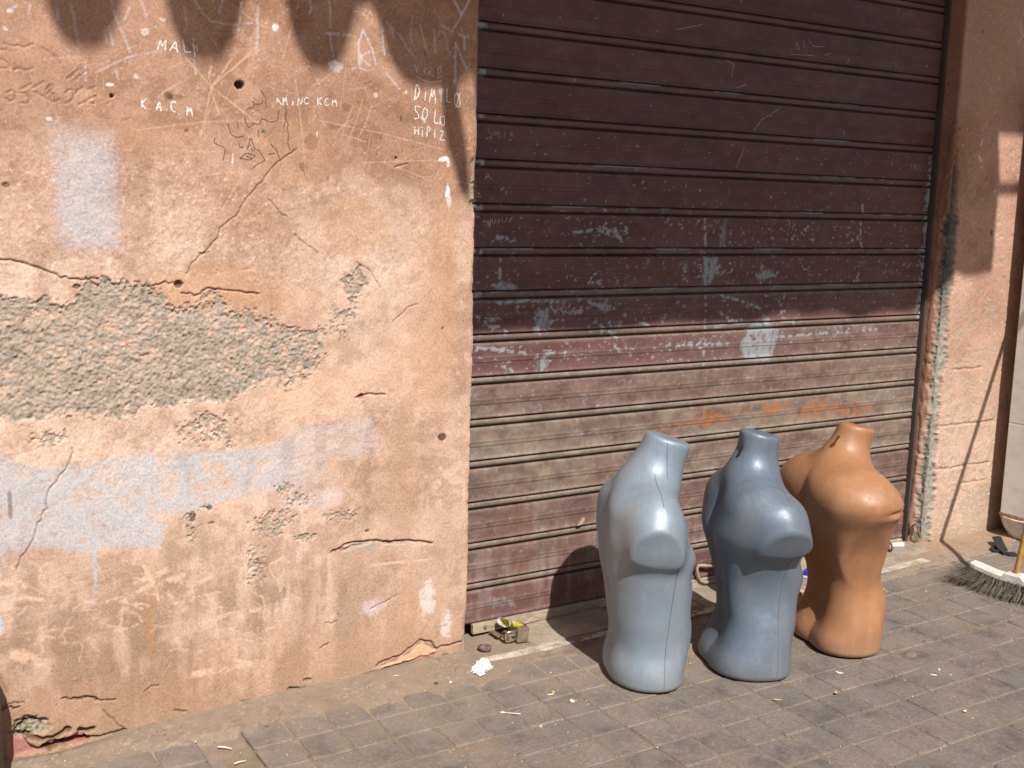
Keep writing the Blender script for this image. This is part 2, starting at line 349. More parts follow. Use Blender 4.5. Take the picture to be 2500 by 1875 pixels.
crack(k3, [(300,330),(290,400),(250,450),(200,510),(190,580),(160,640),(140,710),(90,780),(70,840)], .0032, .004)
crack(k3, [(1380,760),(1410,748),(1440,727),(1560,714),(1620,720),(1700,714),(1795,726)], .006, .008, .8); crack(k3, [(1420,752),(1470,735),(1530,722)], .008, .006, .6); crack(k3, [(1600,722),(1680,724)], .009, .006, .5)
S.mix((.36, .33, .27), .8*S.line(wallpts(k3, [(1450,745),(1560,735),(1650,730)]), .022, .8)*sstep(-.4, .2, n3))
crack(k3, [(1480,120),(1520,105),(1600,108)], .005, .006); crack(k3, [(0,1408),(60,1388),(100,1385)], .004); crack(k3, [(300,1372),(370,1362),(420,1380),(480,1375)], .004, .006)
crack(k3, [(430,1420),(480,1470),(520,1500)], .0025); crack(k3, [(600,1340),(660,1315)], .004); crack(k3, [(1350,1060),(1400,1050)], .003); crack(k3, [(1540,1000),(1620,960),(1650,940)], .002)
for i in range(12):
    x, y = rr.uniform(100, 1900), rr.uniform(250, 1380); a = rr.uniform(0, 3.14); L = rr.uniform(20, 70)
    crack(k3 if rr.rand() < .5 else k1, [(x, y), (x+L*.5*math.cos(a)+rr.normal(0, 6), y+L*.5*math.sin(a)), (x+L*math.cos(a), y+L*math.sin(a)*.8)], .0018, .0018, .35)
# letters carved in the wet render, upper left (k4)
for pts in [[(35,335),(100,360),(150,350),(175,370),(250,340)], [(0,385),(40,385)], [(0,455),(60,485),(75,510),(50,530),(0,525)], [(110,545),(140,525),(190,545),(250,530)], [(50,720),(90,700),(115,720),(110,770),(70,785),(45,760)],
        [(160,690),(240,650),(180,690)],[(150,715),(200,720),(235,760),(215,800),(160,795)],[(255,680),(340,630)],[(270,710),(360,760),(420,790),(460,770)],[(360,690),(390,655),(400,690),(360,730)],[(410,720),(430,780)],[(505,720),(540,690),(570,700),(560,770),(510,800)],[(590,720),(635,675)],[(600,690),(560,770)],[(680,690),(740,670)],[(610,810),(700,760),(745,740)],[(660,790),(740,805),(740,750)],[(520,610),(610,535)],[(580,620),(670,545)],[(330,370),(400,420),(470,490)]]:
    S.stroke(wallpts(k4, pts), .0045, .6, None, .5, (.72, .66, .62), .0026)
    S.stroke([(x+.003, y-.004) for x, y in wallpts(k4, pts)], .003, dep=-.0008)
# pale scratches
def scratch(k, pts, w=.003, st=.55, c=(.66, .43, .28)):
    st *= .72; w *= .85
    S.stroke(wallpts(k, pts), w, .7, c, st, None, .0004, (n3, -1.05, -.15))
for b in [(800,245),(865,585),(1085,510),(1110,195),(945,490),(910,285),(1000,250)]: scratch(k1, [(910, 372), ((910+b[0])/2+rr.normal(0, 6), (372+b[1])/2), b], .0045, .75)
for a, b in [((880,560),(930,400)),((720,300),(835,250)),((1270,300),(1332,905)),((1285,20),(1218,250)),((590,560),(900,522)),((900,522),(1180,520)),((690,640),(960,655)),((830,1130),(1050,740)),((1470,600),(1520,460)),((1500,610),(1560,430)),((1540,600),(1610,440)),((1440,590),(1500,520)),((1480,580),(1570,610)),((850,760),(1060,735)),((1100,60),(1110,190)),((680,420),(760,360)),((1000,300),(1120,210)),((1380,520),(1900,640)),((1650,700),(1860,780)),((1000,20),(1150,120)),((1560,700),(1900,690))]:
    scratch(k1, [a, ((a[0]+b[0])/2+rr.normal(0, 5), (a[1]+b[1])/2+rr.normal(0, 4)), b], .0032, .6)
for i in range(330):
    x, y = rr.uniform(150, 2030), rr.uniform(120, 1150); a = rr.choice([rr.normal(-.3, .3), rr.normal(1.6, .5), rr.uniform(0, 3.1)]); L = rr.gamma(2, 45)
    scratch(k1, [(x, y), (x+L/2*math.cos(a)+rr.normal(0, 4), y+L/2*math.sin(a)+rr.normal(0, 4)), (x+L*math.cos(a), y+L*math.sin(a))], rr.uniform(.0012, .0024), rr.uniform(.2, .5))
for i in range(90):
    x, y = rr.uniform(0, 1900), rr.uniform(250, 1300); a = rr.normal(-.2, .7); L = rr.gamma(2, 30)
    scratch(k3, [(x, y), (x+L*math.cos(a), y+L*math.sin(a))], rr.uniform(.0012, .0026), rr.uniform(.2, .5))
# chalk
def chalk(strokes, w=.0046, st=.95, c=(.74, .67, .62), br=.45):
    for s in strokes: S.stroke(s, w*JR.uniform(.55, .95), .6, c, st*JR.uniform(.65, 1), br=(n45, -.75-(.35-br), .15-br))
LIL = (.66, .60, .66)
def wk(k, *ps): return [wallpts(k, p) for p in ps]
MARKS = []
def write(strokes, w, c): MARKS.append((strokes, w, c))
CW, CG = (.78, .73, .68), (.60, .55, .50)
write(text_strokes(k4, 'MAL', (1215,385), (1480,415), 90)+wk(k4, [(1490,330),(1505,440)], [(1490,300),(1500,310)], [(1510,350),(1525,400)]), .0040, CW)
write(text_strokes(k4, 'K.A.C.M', (1080,835), (1490,895), 78), .0042, CW)
write(text_strokes(k5, 'AMiNC KCM', (75,850), (575,852), 66), .0032, CW)
write(text_strokes(k5, 'veR0', (1195,585), (1425,640), 85)+wk(k5, [(1210,615),(1260,650),(1330,668),(1425,655)]), .0028, CG)
write(text_strokes(k5, 'DiMiL0', (1195,800), (1590,850), 110), .0040, CW)
write(text_strokes(k5, 'SOLO', (1190,945), (1475,1030), 100), .0040, CW); chalk(wk(k5, [(1260,950),(1280,985)]), .012, .8)
write(text_strokes(k5, 'HiPIZ', (1190,1085), (1450,1140), 75), .0038, CW)
write(text_strokes(k5, 'ZA', (780,120), (870,128), 55), .0028, CG)
chalk(text_strokes(k5, ',', (1115,765), (1150,765), 40), .005)
chalk(wk(k5, [(1520,0),(1580,110)], [(1645,0),(1570,140),(1500,270)], [(1535,350),(1530,660)], [(1535,350),(1620,560),(1650,520)], [(1555,280),(1610,295),(1635,295)], [(1605,300),(1605,400)], [(1520,650),(1522,675)]), .0075, .62, LIL)
chalk(wk(k5, [(750,520),(745,360),(785,245),(820,310),(860,400),(890,520)], [(765,440),(765,520)], [(765,460),(830,415)], [(765,470),(835,528)], [(945,230),(945,330),(960,440)], [(510,0),(520,90),(515,220)], [(495,270),(680,285)], [(515,270),(530,390),(545,460)], [(355,0),(365,60),(350,110)]), .008, .6, LIL)
chalk(wk(k5, [(1070,260),(1150,400),(1220,475)], [(1190,130),(1170,250),(1180,350)], [(1250,200),(1300,420)], [(1360,240),(1370,430)], [(1360,330),(1410,250),(1450,280),(1490,470)], [(970,590),(1080,720)], [(690,560),(740,540),(830,580),(880,550)], [(970,170),(1020,230),(1030,300)], [(1420,200),(1480,240)]), .007, .42, LIL)
chalk(wk(k4, [(540,30),(570,130),(590,260),(610,340)], [(440,80),(450,150)], [(860,0),(880,110),(930,220),(970,310),(1000,400)], [(840,200),(870,340)], [(1420,50),(1440,180),(1430,260)], [(1500,0),(1560,100),(1640,170)], [(1640,165),(1800,195),(1950,175)], [(1720,0),(1690,100)], [(1860,20),(1850,150),(1840,240)], [(1990,60),(1985,220),(1980,420)], [(740,560),(860,500),(1000,435),(1240,395)], [(810,210),(820,320)], [(1000,60),(960,150)], [(1085,0),(1115,80),(1130,130)], [(130,40),(60,90)], [(230,40),(220,110)], [(660,480),(660,620)], [(890,540),(915,610)], [(1500,460),(1510,570)]), .0075, .42, LIL)
for (k, x, y, w, h, st) in [(k4, 840, 650, 28, 10, .9), (k4, 75, 85, 22, 10, .6), (k4, 1250, 150, 20, 14, .5), (k4, 1115, 240, 26, 22, .5), (k4, 2120, 210, 22, 22, .6), (k4, 30, 215, 20, 14, .6), (k4, 380, 915, 18, 10, .7), (k4, 1050, 590, 16, 16, .5), (k5, 1440, 1290, 46, 20, .9), (k5, 1475, 1325, 14, 22, .9), (k5, 1470, 1560, 18, 55, .9), (k5, 1480, 1620, 20, 60, .5), (k5, 885, 770, 22, 18, .5), (k5, 1412, 735, 22, 20, .6), (k5, 560, 540, 60, 40, .45), (k5, 75, 215, 24, 16, .6), (k5, 412, 1090, 5, 20, .8), (k5, 400, 935, 4, 14, .6), (k4, 1795, 1230, 5, 40, .8)]:
    c0 = wallpts(k, [(x, y)])[0]; f = .00047 if k is k4 else .00043; S.mix((.80, .76, .74), st*sstep(1.1, .3, S.blob(c0, w*f, h*f)+.9*n4+.6*n3))
# pencil lines, centre
PEN = (.135, .085, .065)
for pts in [[(2010,690),(2050,760),(2050,830)],[(1940,780),(1965,790),(1950,830),(1905,830),(1905,850)],[(1960,800),(2020,800),(2030,770)],[(1885,910),(1920,990),(1950,950),(2000,960),(2020,910),(2080,940),(2140,930),(2150,850)],[(1760,950),(1780,1040),(1830,1060),(1880,1050)],[(1830,930),(1840,990)],[(2200,870),(2205,920),(2190,990)],
        [(1905,1150),(1935,1060),(1965,1150),(1945,1170),(1930,1110),(1905,1150)],[(1850,1220),(1900,1180),(1975,1200),(1930,1235),(1850,1220)],[(1900,1200),(1950,1225)],[(2090,1110),(2130,1150),(2165,1240)],[(2070,1190),(2120,1180)],[(1960,1140),(2010,1170),(2045,1240),(1990,1260),(1960,1290),(1930,1310)],[(1660,1060),(1650,1100),(1740,1140),(1720,1240)],[(1840,1100),(1850,1140),(1880,1130)],[(1990,1000),(1995,1060)]]:
    write([wallpts(k4, pts)], .0026, PEN)
S.mix(PEN, .8*S.line(wallpts(k5, [(155,870),(165,900),(160,960),(180,1010),(170,1040),(185,1100),(175,1150),(190,1210)]), .003, .5))
S.mix(PEN, .6*S.line(wallpts(k5, [(270,1320),(310,1400),(330,1480)]), .002)); S.mix((.02, .12, .05), .8*sstep(1, .3, S.blob(wallpts(k4, [(2035,1015)])[0], .008, .006)))
# holes, knocks and dark spots
for (k, x, y, rx, ry, dep, dk) in [(k4, 1852, 655, .013, .012, .022, .92), (k4, 862, 740, .006, .006, .010, .8), (k4, 1300, 735, .013, .011, .0, .55), (k4, 1350, 745, .024, .008, 0, .35), (k5, 1050, 1280, .005, .005, .008, .85), (k5, 1290, 430, .003, .010, 0, .6), (k5, 1090, 955, .005, .008, 0, .5), (k5, 500, 1440, .002, .008, 0, .5), (k5, 370, 1150, .022, .022, 0, .28), (k5, 650, 870, .012, .014, 0, .28), (k5, 300, 1350, .014, .014, 0, .28), (k5, 530, 1020, .014, .01, 0, .25),
        (k3, 1835, 283, .016, .012, .001, .88), (k3, 1525, 674, .007, .004, .004, .8), (k3, 800, 612, .010, .018, 0, .7), (k3, 872, 578, .009, .009, .003, .7), (k3, 880, 640, .012, .005, .002, .7), (k3, 42, 565, .006, .045, 0, .55), (k3, 310, 1290, .006, .004, -.002, .0), (k1, 330, 1235, .010, .007, .006, .7), (k1, 770, 1225, .012, .010, .012, .75), (k1, 805, 565, .006, .005, .003, .5), (k1, 25, 797, .010, .008, .004, .6), (k1, 1907, 1415, .004, .004, .004, .7), (k3, 1500, 115, .010, .010, .008, .5), (k3, 1405, 1018, .003, .003, 0, .8), (k3, 1180, 930, .007, .022, 0, .45), (k3, 235, 1395, .003, .003, 0, .6)]:
    m = sstep(1.15, .7, S.blob(wallpts(k, [(x, y)])[0], rx, ry)+.5*n3+.35*n4); S.d -= dep*m; S.mul((.16, .13, .12), m*dk)
S.mix((.28, .15, .07), .7*S.line(wallpts(k9, [(0,480),(20,540),(40,585)]), .012)); S.mix((.50, .50, .49), .9*sstep(1.1, .8, S.blob(wallpts(k9, [(0,140)])[0], .008, .030)))
# broken foot of the wall
foot = wallpts(k9, [(60,1040),(60,920),(100,870),(140,860),(200,940),(260,960),(330,930),(420,910),(560,860),(600,900),(590,930),(430,960),(300,985),(240,1000),(120,1030)])
m = sstep(.003, -.003, poly_sd(U, Z, foot)+.006*n3); S.d -= .016*m; S.mix((.40, .175, .155), m*.85)
m = sstep(1.1, .7, S.blob(wallpts(k9, [(200,830)])[0], .055, .032)+n3); S.d -= m*(.006+.012*(1-pits)); S.mix((.33, .285, .215), m); S.mul((.4, .38, .35), m*sstep(.45, .25, pits))
for k, pts, w, dp in [(k9, [(100,850),(160,800),(200,780),(245,785)], .008, .012), (k9, [(170,880),(230,905),(300,915),(380,890),(450,845),(470,850)], .012, .016), (k9, [(545,850),(630,842)], .012, .018), (k9, [(300,960),(340,975),(400,940),(560,920),(590,905)], .013, .022), (k9, [(590,905),(700,890),(790,860),(850,850)], .006, .010), (k9, [(0,715),(60,700),(130,692)], .005, .008), (k9, [(420,640),(520,640),(590,628),(670,645)], .004, .007), (k9, [(1180,720),(1260,722)], .004, .005), (k9, [(1620,660),(1720,650)], .003, .004),
        (k10, [(290,575),(330,570),(400,575),(450,560),(560,545),(660,520),(740,510),(800,480)], .008, .014), (k10, [(450,578),(560,560),(650,530)], .006, .01), (k10, [(400,510),(440,508)], .006, .008), (k10, [(200,618),(240,610)], .006, .008), (k10, [(830,470),(900,460),(1000,440),(1080,405)], .007, .010), (k10, [(880,420),(960,370),(1060,340),(1100,300),(1180,240),(1240,255),(1290,300),(1400,270),(1480,250)], .006, .009), (k10, [(500,290),(560,265)], .004, .005), (k10, [(1330,350),(1390,345)], .006, .009)]:
    Pp = wallpts(k, pts); Q = []
    for a, b in zip(Pp[:-1], Pp[1:]):
        for s in np.linspace(0, 1, 5)[:-1]: Q.append((a[0]+(b[0]-a[0])*s+rr.normal(0, .002), a[1]+(b[1]-a[1])*s+rr.normal(0, .002)))
    Q.append(Pp[-1]); S.stroke(Q, w*.9, .5, None, .85, (.30, .25, .21), dp*.8, (n3, -.95, -.35))
m = sstep(.003, -.002, poly_sd(U, Z, wallpts(k10, [(640,525),(840,465),(1000,415),(1080,385),(1250,345),(1280,330),(1270,370),(1150,400),(1000,445),(830,480),(660,540)]))+.005*n3); S.d -= .010*m; S.mix((.38, .165, .145), m*.8)
m = sstep(.004, -.003, poly_sd(U, Z, wallpts(k10, [(890,425),(1070,345),(1190,250),(1285,305),(1250,345),(1060,390)]))+.004*n3); S.d -= .005*m; S.mix((.68, .45, .29), m*.7)
# worn arris: knocks, the bare mortar, rounded edge
au = np.abs(U)
chips = sstep(.018, .0, au+.012*(fbm(U*0+3, Z, .035, 4, 201)+.25))*sstep(2.0, 1.3, Z)
S.d -= chips*.009*(.5+vnoise(Z/.03, Z*0, 203)); S.mix((.55, .36, .25), chips*.5)
for (x, y, rx, ry) in [(1690, 1420, .02, .06), (1650, 1560, .022, .07), (1660, 1640, .02, .04)]:
    c0 = wallpts(k5, [(x, y)])[0]; m = sstep(1.15, .6, S.blob((-.002, c0[1]), rx, ry)+.8*n3+.5*n2); S.mix((.31, .285, .20), m*.95); S.d -= m*(.008+.005*pits)
m = sstep(.16, .02, Z+.05*n2)*sstep(.03, .0, au+.01*n3); S.mix((.32, .30, .26), m*.8); S.d -= .006*m
S.d -= .004*sstep(.006, 0, au)
# fold the sheet round the corner
def fold_left(S, R=.012):
    th = np.clip((S.U+R)/(2*R), 0, 1)*math.pi/2
    x = np.where(S.U < -R, S.U, np.where(S.U > R, 0.0, -R+R*np.sin(th))); y = np.where(S.U < -R, 0.0, np.where(S.U > R, S.U, R-R*np.cos(th)))
    return np.stack([x+np.sin(th)*S.d, y-np.cos(th)*S.d, S.Z], -1)
def mark_mat(c):
    m = mat('chalk_mark', c, .95, 0, .1); n = noise_node(m, 420, 4, .7); f = ramp(m, n.outputs[0], [(.40, (0, 0, 0)), (.50, (1, 1, 1))])
    nt = m.node_tree; tr = N(m, 'ShaderNodeBsdfTransparent'); mx = N(m, 'ShaderNodeMixShader'); nt.links.new(f.outputs[0], mx.inputs[0]); nt.links.new(tr.outputs[0], mx.inputs[1]); nt.links.new(nt.nodes['Principled BSDF'].outputs[0], mx.inputs[2]); nt.links.new(mx.outputs[0], nt.nodes['Material Output'].inputs['Surface']); return m
def ribbons(name, strokes, w, m, parent, depth):
    V, F = [], []
    for st in strokes:
        P = [np.array(st[0], float)]
        for a, b in zip(st[:-1], st[1:]):
            a = np.array(a, float); b = np.array(b, float); k = max(1, int(np.hypot(*(b-a))/.004))
            for i in range(1, k+1): P.append(a+(b-a)*i/k+JR.normal(0, .00035, 2))
        P = np.array(P)
        if len(P) > 3: P[1:-1] = (P[:-2]+2*P[1:-1]+P[2:])/4
        if len(P) < 2: continue
        T = np.gradient(P, axis=0); T /= np.linalg.norm(T, axis=1)[:, None]+1e-9; b0 = len(V)
        for p, t_ in zip(P, T):
            hw = w*.5*JR.uniform(.65, 1.15)
            for s in (-1, 1):
                q = p+s*hw*np.array((-t_[1], t_[0])); V.append((q[0], depth(q[0], q[1])-.0009, q[1]))
        for i in range(len(P)-1): F.append((b0+2*i, b0+2*i+1, b0+2*i+3, b0+2*i+2))
    if F: return new_ob(name, fast_mesh(name, np.array(V), np.array(F)), parent, m)
def wall_depth(x, z, S=S):
    i = min(max(np.searchsorted(S.u, x), 1), len(S.u)-2); j = min(max(np.searchsorted(S.z, z), 1), len(S.z)-2)
    return -float(S.d[j-1:j+2, i-1:i+2].max())
plaster = attr_mat('plaster', .92, .12, 520, .6, .0016, .2)
_pb = plaster.node_tree.nodes['Principled BSDF']; _src = _pb.inputs['Base Color'].links[0].from_socket
_a = noise_node(plaster, 130, 6, .75); _b = noise_node(plaster, 1100, 2, .5); _c = noise_node(plaster, 340, 2, .5)
_s = mixc(plaster, _src, ramp(plaster, _a.outputs[0], [(.32, (.74, .70, .67)), (.5, (1, 1, 1)), (.68, (1.16, 1.19, 1.22))]).outputs[0], 1, 'MULTIPLY')
_s = mixc(plaster, _s, ramp(plaster, _b.outputs[0], [(.3, (.84,)*3), (.7, (1.14,)*3)]).outputs[0], 1, 'MULTIPLY')
_s = mixc(plaster, _s, (.80, .68, .56), ramp(plaster, _c.outputs[0], [(.70, (0, 0, 0)), (.78, (.65,)*3)]).outputs[0])
_s = mixc(plaster, _s, (.16, .11, .08), ramp(plaster, _c.outputs[0], [(.22, (.6,)*3), (.29, (0, 0, 0))]).outputs[0]); setc(plaster, _s)
wall = thing('plaster_wall', 'long salmon plaster wall with chalk names, grey paint smears and a bare concrete patch', 'wall')
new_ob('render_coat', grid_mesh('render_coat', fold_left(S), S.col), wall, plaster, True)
_mm = {}
for strokes, w, c in MARKS:
    if c not in _mm: _mm[c] = mark_mat(c)
    ribbons('writing', [s for s in strokes if max(p[0] for p in s) < -.012], w, _mm[c], wall, wall_depth)
brickm = mat('masonry', (.42, .25, .16), .95)
bm = bmesh.new(); box(bm, (-2.63, .19, 2.6), (5.14, .30, 5.4)); new_ob('masonry_core', bm_mesh(bm, 'masonry_core'), wall, brickm)
bm = bmesh.new(); box(bm, (RIGHT/2+.0, .19, 3.95), (RIGHT+.12, .34, 2.7)); new_ob('lintel', bm_mesh(bm, 'lintel'), wall, brickm)

# ------------------------------------------------------------------ right pier
pu = np.concatenate([np.arange(-.14, .75, .0042), np.arange(.75, 4.2, .12)]); pz = np.concatenate([np.arange(-.05, 2.5, .0042), np.arange(2.5, 5.3, .12)])
S = Sheet(pu, pz); U, Z = S.U, S.Z
n1 = fbm(U, Z, .3, 4, 311); n2 = fbm(U, Z, .08, 4, 323); n3 = fbm(U, Z, .022, 4, 337); n4 = fbm(U, Z, .009, 3, 351); nv = fbm(U*5, Z, .25, 3, 361)
t = sstep(.3, 1.5, Z+.2*n1)[..., None]
S.col = np.array((.57, .385, .285))*(1-t)+np.array((.46, .265, .185))*t
S.mul((.84, .80, .77), sstep(0, .45, n1)); S.mul((1.12, 1.14, 1.16), sstep(.05, .4, -n2+.3*n3)*.7)
S.col *= (1+.09*n2+.07*n3)[..., None]
S.d += .004*n1+.002*n2+.0007*n3+.0006*n4
sp = vnoise(U/.009, Z/.009, 421)*.6+vnoise(U/.005, Z/.005, 422)*.5
S.mix((.74, .62, .52), sstep(.84, .95, sp)*.5); S.mul((.5, .45, .42), sstep(.22, .12, sp)*.6)
S.mix((.30, .16, .10), .6*sstep(.14, .26, n2+.5*n3)*sstep(1.0, 1.35, Z)*sstep(2.1, 1.7, Z))
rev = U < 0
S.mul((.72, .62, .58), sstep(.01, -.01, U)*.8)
# grey patches low on the face
low = sstep(.55, .15, Z+.12*n2)
g = .75*sstep(.0, .34, n3*.9+n2*.5+n4*.7+.40*low-.10)*sstep(.02, .1, U)
g = np.maximum(g, sstep(.30, .42, n3+.5*n2)*sstep(1.2, .8, Z)*sstep(.05, .12, U)*.8)
pits = vnoise(U/.011, Z/.010, 401)*.6+vnoise(U/.005, Z/.005, 402)*.4
cc = np.array((.33, .285, .215))*(.72+.5*pits)[..., None]*(1+.2*n3)[..., None]
S.col = S.col*(1-g[..., None]*.7)+cc*g[..., None]*.7; S.d -= g*(.0015+.003*(1-pits))+.0006*n4
# the arris has gone: grey core shows from a third of the way up
core_w = np.interp(Z, [0, .05, .3, .6, 1.0, 1.3, 1.5, 1.68, 1.78, 1.85], [.105, .10, .090, .080, .070, .078, .068, .040, .012, 0])
eu = np.abs(U-.012*sstep(0, 1, Z)); c = sstep(.010, -.010, eu-core_w*.62+.014*n3+.022*n2+.008*n4)*(core_w > .002)
cc = np.array((.31, .285, .235))*(.62+.65*pits)[..., None]*(1+.25*n3)[..., None]
cc = cc*(1-.62*sstep(.95, 1.3, Z+.08*n2)[..., None])
S.col = S.col*(1-c[..., None])+cc*c[..., None]
S.d -= c*(.012+.008*(1-pits)+.004*n3+.004*n2+.012*sstep(.03, 0, eu))
# torn edge of render on the reveal side
m = .5*sstep(.004, -.004, np.abs(U+core_w*.62+.016*n2+.006*n3+.004)-.010)*(core_w > .002); S.d += .004*m; S.mul((1.15, 1.1, 1.05), m)
# joints
for z0, a, b in [(.575, .05, .42), (.38, .06, .42), (.30, .24, .42), (.83, .1, .3)]:
    m = np.exp(-((Z-z0-.008*n2-.004*n3)/.0035)**2)*sstep(a-.02, a+.02, U)*sstep(b+.03, b, U)*sstep(-.4, .2, n2+.3); S.d -= .007*m; S.mul((.5, .45, .4), m*.7)
for (x, y, a, b, w) in [(570, 905, 585, 935, .009), (590, 810, 580, 840, .006), (637, 500, 634, 530, .003), (690, 495, 688, 520, .003), (665, 1100, 668, 1110, .006), (810, 125, 815, 200, .003), (830, 195, 797, 260, .003), (590, 960, 590, 985, .003)]:
    m = S.line([(p[0]-RIGHT, p[1]) for p in wallpts(k8, [(x, y), (a, b)])], w, .5); S.mix((.66, .62, .58), m*.9)
for pts in [[(775,335),(765,400),(775,460),(790,475)],[(830,345),(800,370),(800,410),(830,420)],[(500,890),(530,950),(500,945),(530,900)],[(640,580),(700,575)],[(720,585),(820,580)]]:
    m = S.line([(p[0]-RIGHT, p[1]) for p in wallpts(k8, pts)], .002); S.mix((.55, .36, .25), m*.6)
for (x, y, r) in [(645, 1345, .012), (455, 745, .006), (710, 935, .004), (765, 1165, .005), (455, 1285, .005), (600, 1360, .005), (590, 180, .006), (408, 470, .008)]:
    p = wallpts(k8, [(x, y)])[0]; m = sstep(1.1, .5, S.blob((p[0]-RIGHT, p[1]), r*.7, r*1.4)+n3); S.mul((.25, .2, .18), m*.8); S.d -= .004*m
S.mix((.33, .25, .17), .6*sstep(.07, .0, Z-gz(U+RIGHT)+.02*n2))
def fold_right(S, R=.014):
    th = np.clip((S.U+R)/(2*R), 0, 1)*math.pi/2
    x = RIGHT+np.where(S.U < -R, 0.0, np.where(S.U > R, S.U, R-R*np.cos(th))); y = np.where(S.U < -R, -S.U, np.where(S.U > R, 0.0, R-R*np.sin(th)))
    return np.stack([x-np.cos(th)*S.d, y-np.sin(th)*S.d, S.Z], -1)
pier = thing('plaster_pillar', 'salmon plaster pillar right of the shutter with its grey corner broken away', 'pillar', (0, 0, 0))
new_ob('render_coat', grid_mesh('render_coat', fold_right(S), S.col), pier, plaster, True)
bm = bmesh.new(); box(bm, (RIGHT+2.09, .20, 2.6), (4.10, .28, 5.4)); new_ob('masonry_core', bm_mesh(bm, 'masonry_core'), pier, brickm)
# ------------------------------------------------------------------ roller shutter
SY = RECESS
shut = thing('roller_shutter', 'dark plum metal roller shutter, paint chipped to grey and dusty towards the bottom', 'shutter', (0, 0, 0))
slat_m = attr_mat('shutter_paint', .55, .10, 500, .12, .0008, .35)
sx_ = np.concatenate([[-.02, .02], np.arange(.05, 2.315, .0045), [2.318]])
th = np.linspace(-1.25, 1.25, 7)
prof = [(-.002, .018), (-.0035, .001), (-.006, -.001), (-.012, -.0015), (-.030, -.0012), (-.046, -.001), (-.0495, -.0022), (-.0525, -.0022), (-.0555, -.001), (-.062, -.0010), (-.0665, -.001), (-.0685, .0012), (-.075, .0012), (-.090, .0018), (-.102, .0012), (-.106, .0), (-.109, -.0030), (-.1128, -.0032), (-.1142, .004), (-.1148, .018)]
prof += [(-.1284-.0108*math.sin(a), .0090-.0098*math.cos(a)) for a in th] + [(-.1412, .020), (-.148, .0205)]
pz_ = np.array([p[0] for p in prof]); py_ = np.array([p[1] for p in prof])
def dense(z, y, lim):                       # extra rows across the flat of the slat
    Zo, Yo = [z[0]], [y[0]]
    for a, b, c, d in zip(z[:-1], z[1:], y[:-1], y[1:]):
        n = max(1, int(math.ceil((a-b)/lim)))
        for s in range(1, n+1): Zo.append(a+(b-a)*s/n); Yo.append(c+(d-c)*s/n)
    return np.array(Zo), np.array(Yo)
def spt(x, y): p = on_wall(*k2(x, y), SY); return p[0], p[2]
CHIP = [((600, 895), .16, .045, .75), ((1050, 915), .10, .05, .7), ((215, 920), .07, .03, .75), ((1000, 1040), .20, .05, .75), ((565, 1085), .05, .035, .9), ((200, 1100), .05, .02, 1.0), ((1215, 1055), .11, .05, .85), ((450, 1190), .22, .05, .85), ((350, 1240), .07, .07, .95), ((620, 1250), .10, .06, .8),
        ((900, 1330), .25, .02, .85), ((400, 1375), .10, .03, .8), ((640, 1330), .08, .03, .8), ((1500, 1270), .35, .02, .7), ((1080, 1240), .10, .05, .75), ((1550, 930), .20, .05, .55), ((1700, 1040), .25, .05, .45), ((1350, 900), .10, .06, .65), ((170, 1250), .10, .06, .75), ((170, 1345), .14, .012, .9), ((1300, 1160), .12, .04, .6), ((1540, 905), .04, .03, .8)]
CHIP = [(spt(*c), rx, ry, s) for c, rx, ry, s in CHIP]
SOLID = [wallpts(k2, q, SY) for q in ([(1150,1270),(1165,1245),(1220,1230),(1262,1275),(1250,1330),(1225,1395),(1130,1385),(1125,1320)], [(975,995),(1030,995),(1020,1060),(1000,1095),(978,1085)], [(340,1205),(375,1200),(385,1235),(340,1275),(325,1270)], [(170,1105),(195,1095),(200,1115),(172,1118)], [(210,1105),(240,1100),(245,1113),(210,1115)], [(600,1150),(612,1180),(600,1200),(575,1190)], [(895,1010),(912,1020),(905,1060),(920,1085),(895,1085)], [(1045,870),(1062,850),(1060,945),(1040,950)], [(340,1400),(360,1385),(370,1420),(340,1430)], [(495,1515),(528,1512),(526,1530),(520,1560),(508,1555),(505,1530)], [(1185,1060),(1240,1045),(1235,1070),(1190,1080)])]
def arc6(cx, cy, r0, r1, a0, a1): return [(cx+r1*math.cos(a), cy-r1*.62*math.sin(a)) for a in np.linspace(a0, a1, 9)] + [(cx+r0*math.cos(a), cy-r0*.55*math.sin(a)) for a in np.linspace(a1, a0, 9)]
SOLID.append(wallpts(k6, arc6(700, 540, 105, 155, .1, 2.2), SY)); SOLID.append(wallpts(k6, arc6(690, 550, 40, 90, .6, 2.9), SY))
SCR = [wallpts(k2, q, SY) for q in ([(500,1155),(640,1200),(760,1255)], [(1040,1140),(1120,1160),(1195,1190)], [(980,970),(985,1230),(975,1410)], [(190,1000),(190,1100)], [(150,1170),(300,1160),(470,1165)], [(980,850),(985,950)], [(430,905),(560,885),(660,920)], [(590,880),(660,920)], [(200,1410),(250,1435)], [(1270,1150),(1280,1220)], [(830,1215),(810,1255)], [(1330,860),(1300,900)], [(1575,1030),(1572,1090)], [(1590,770),(1590,820)], [(1580,860),(1585,960)], [(560,1240),(640,1300)], [(90,1340),(290,1362)], [(830,1335),(1065,1328)], [(1255,1300),(1640,1270)], [(370,1365),(455,1360)], [(1040,1205),(1075,1240)], [(210,1290),(215,1250)])]
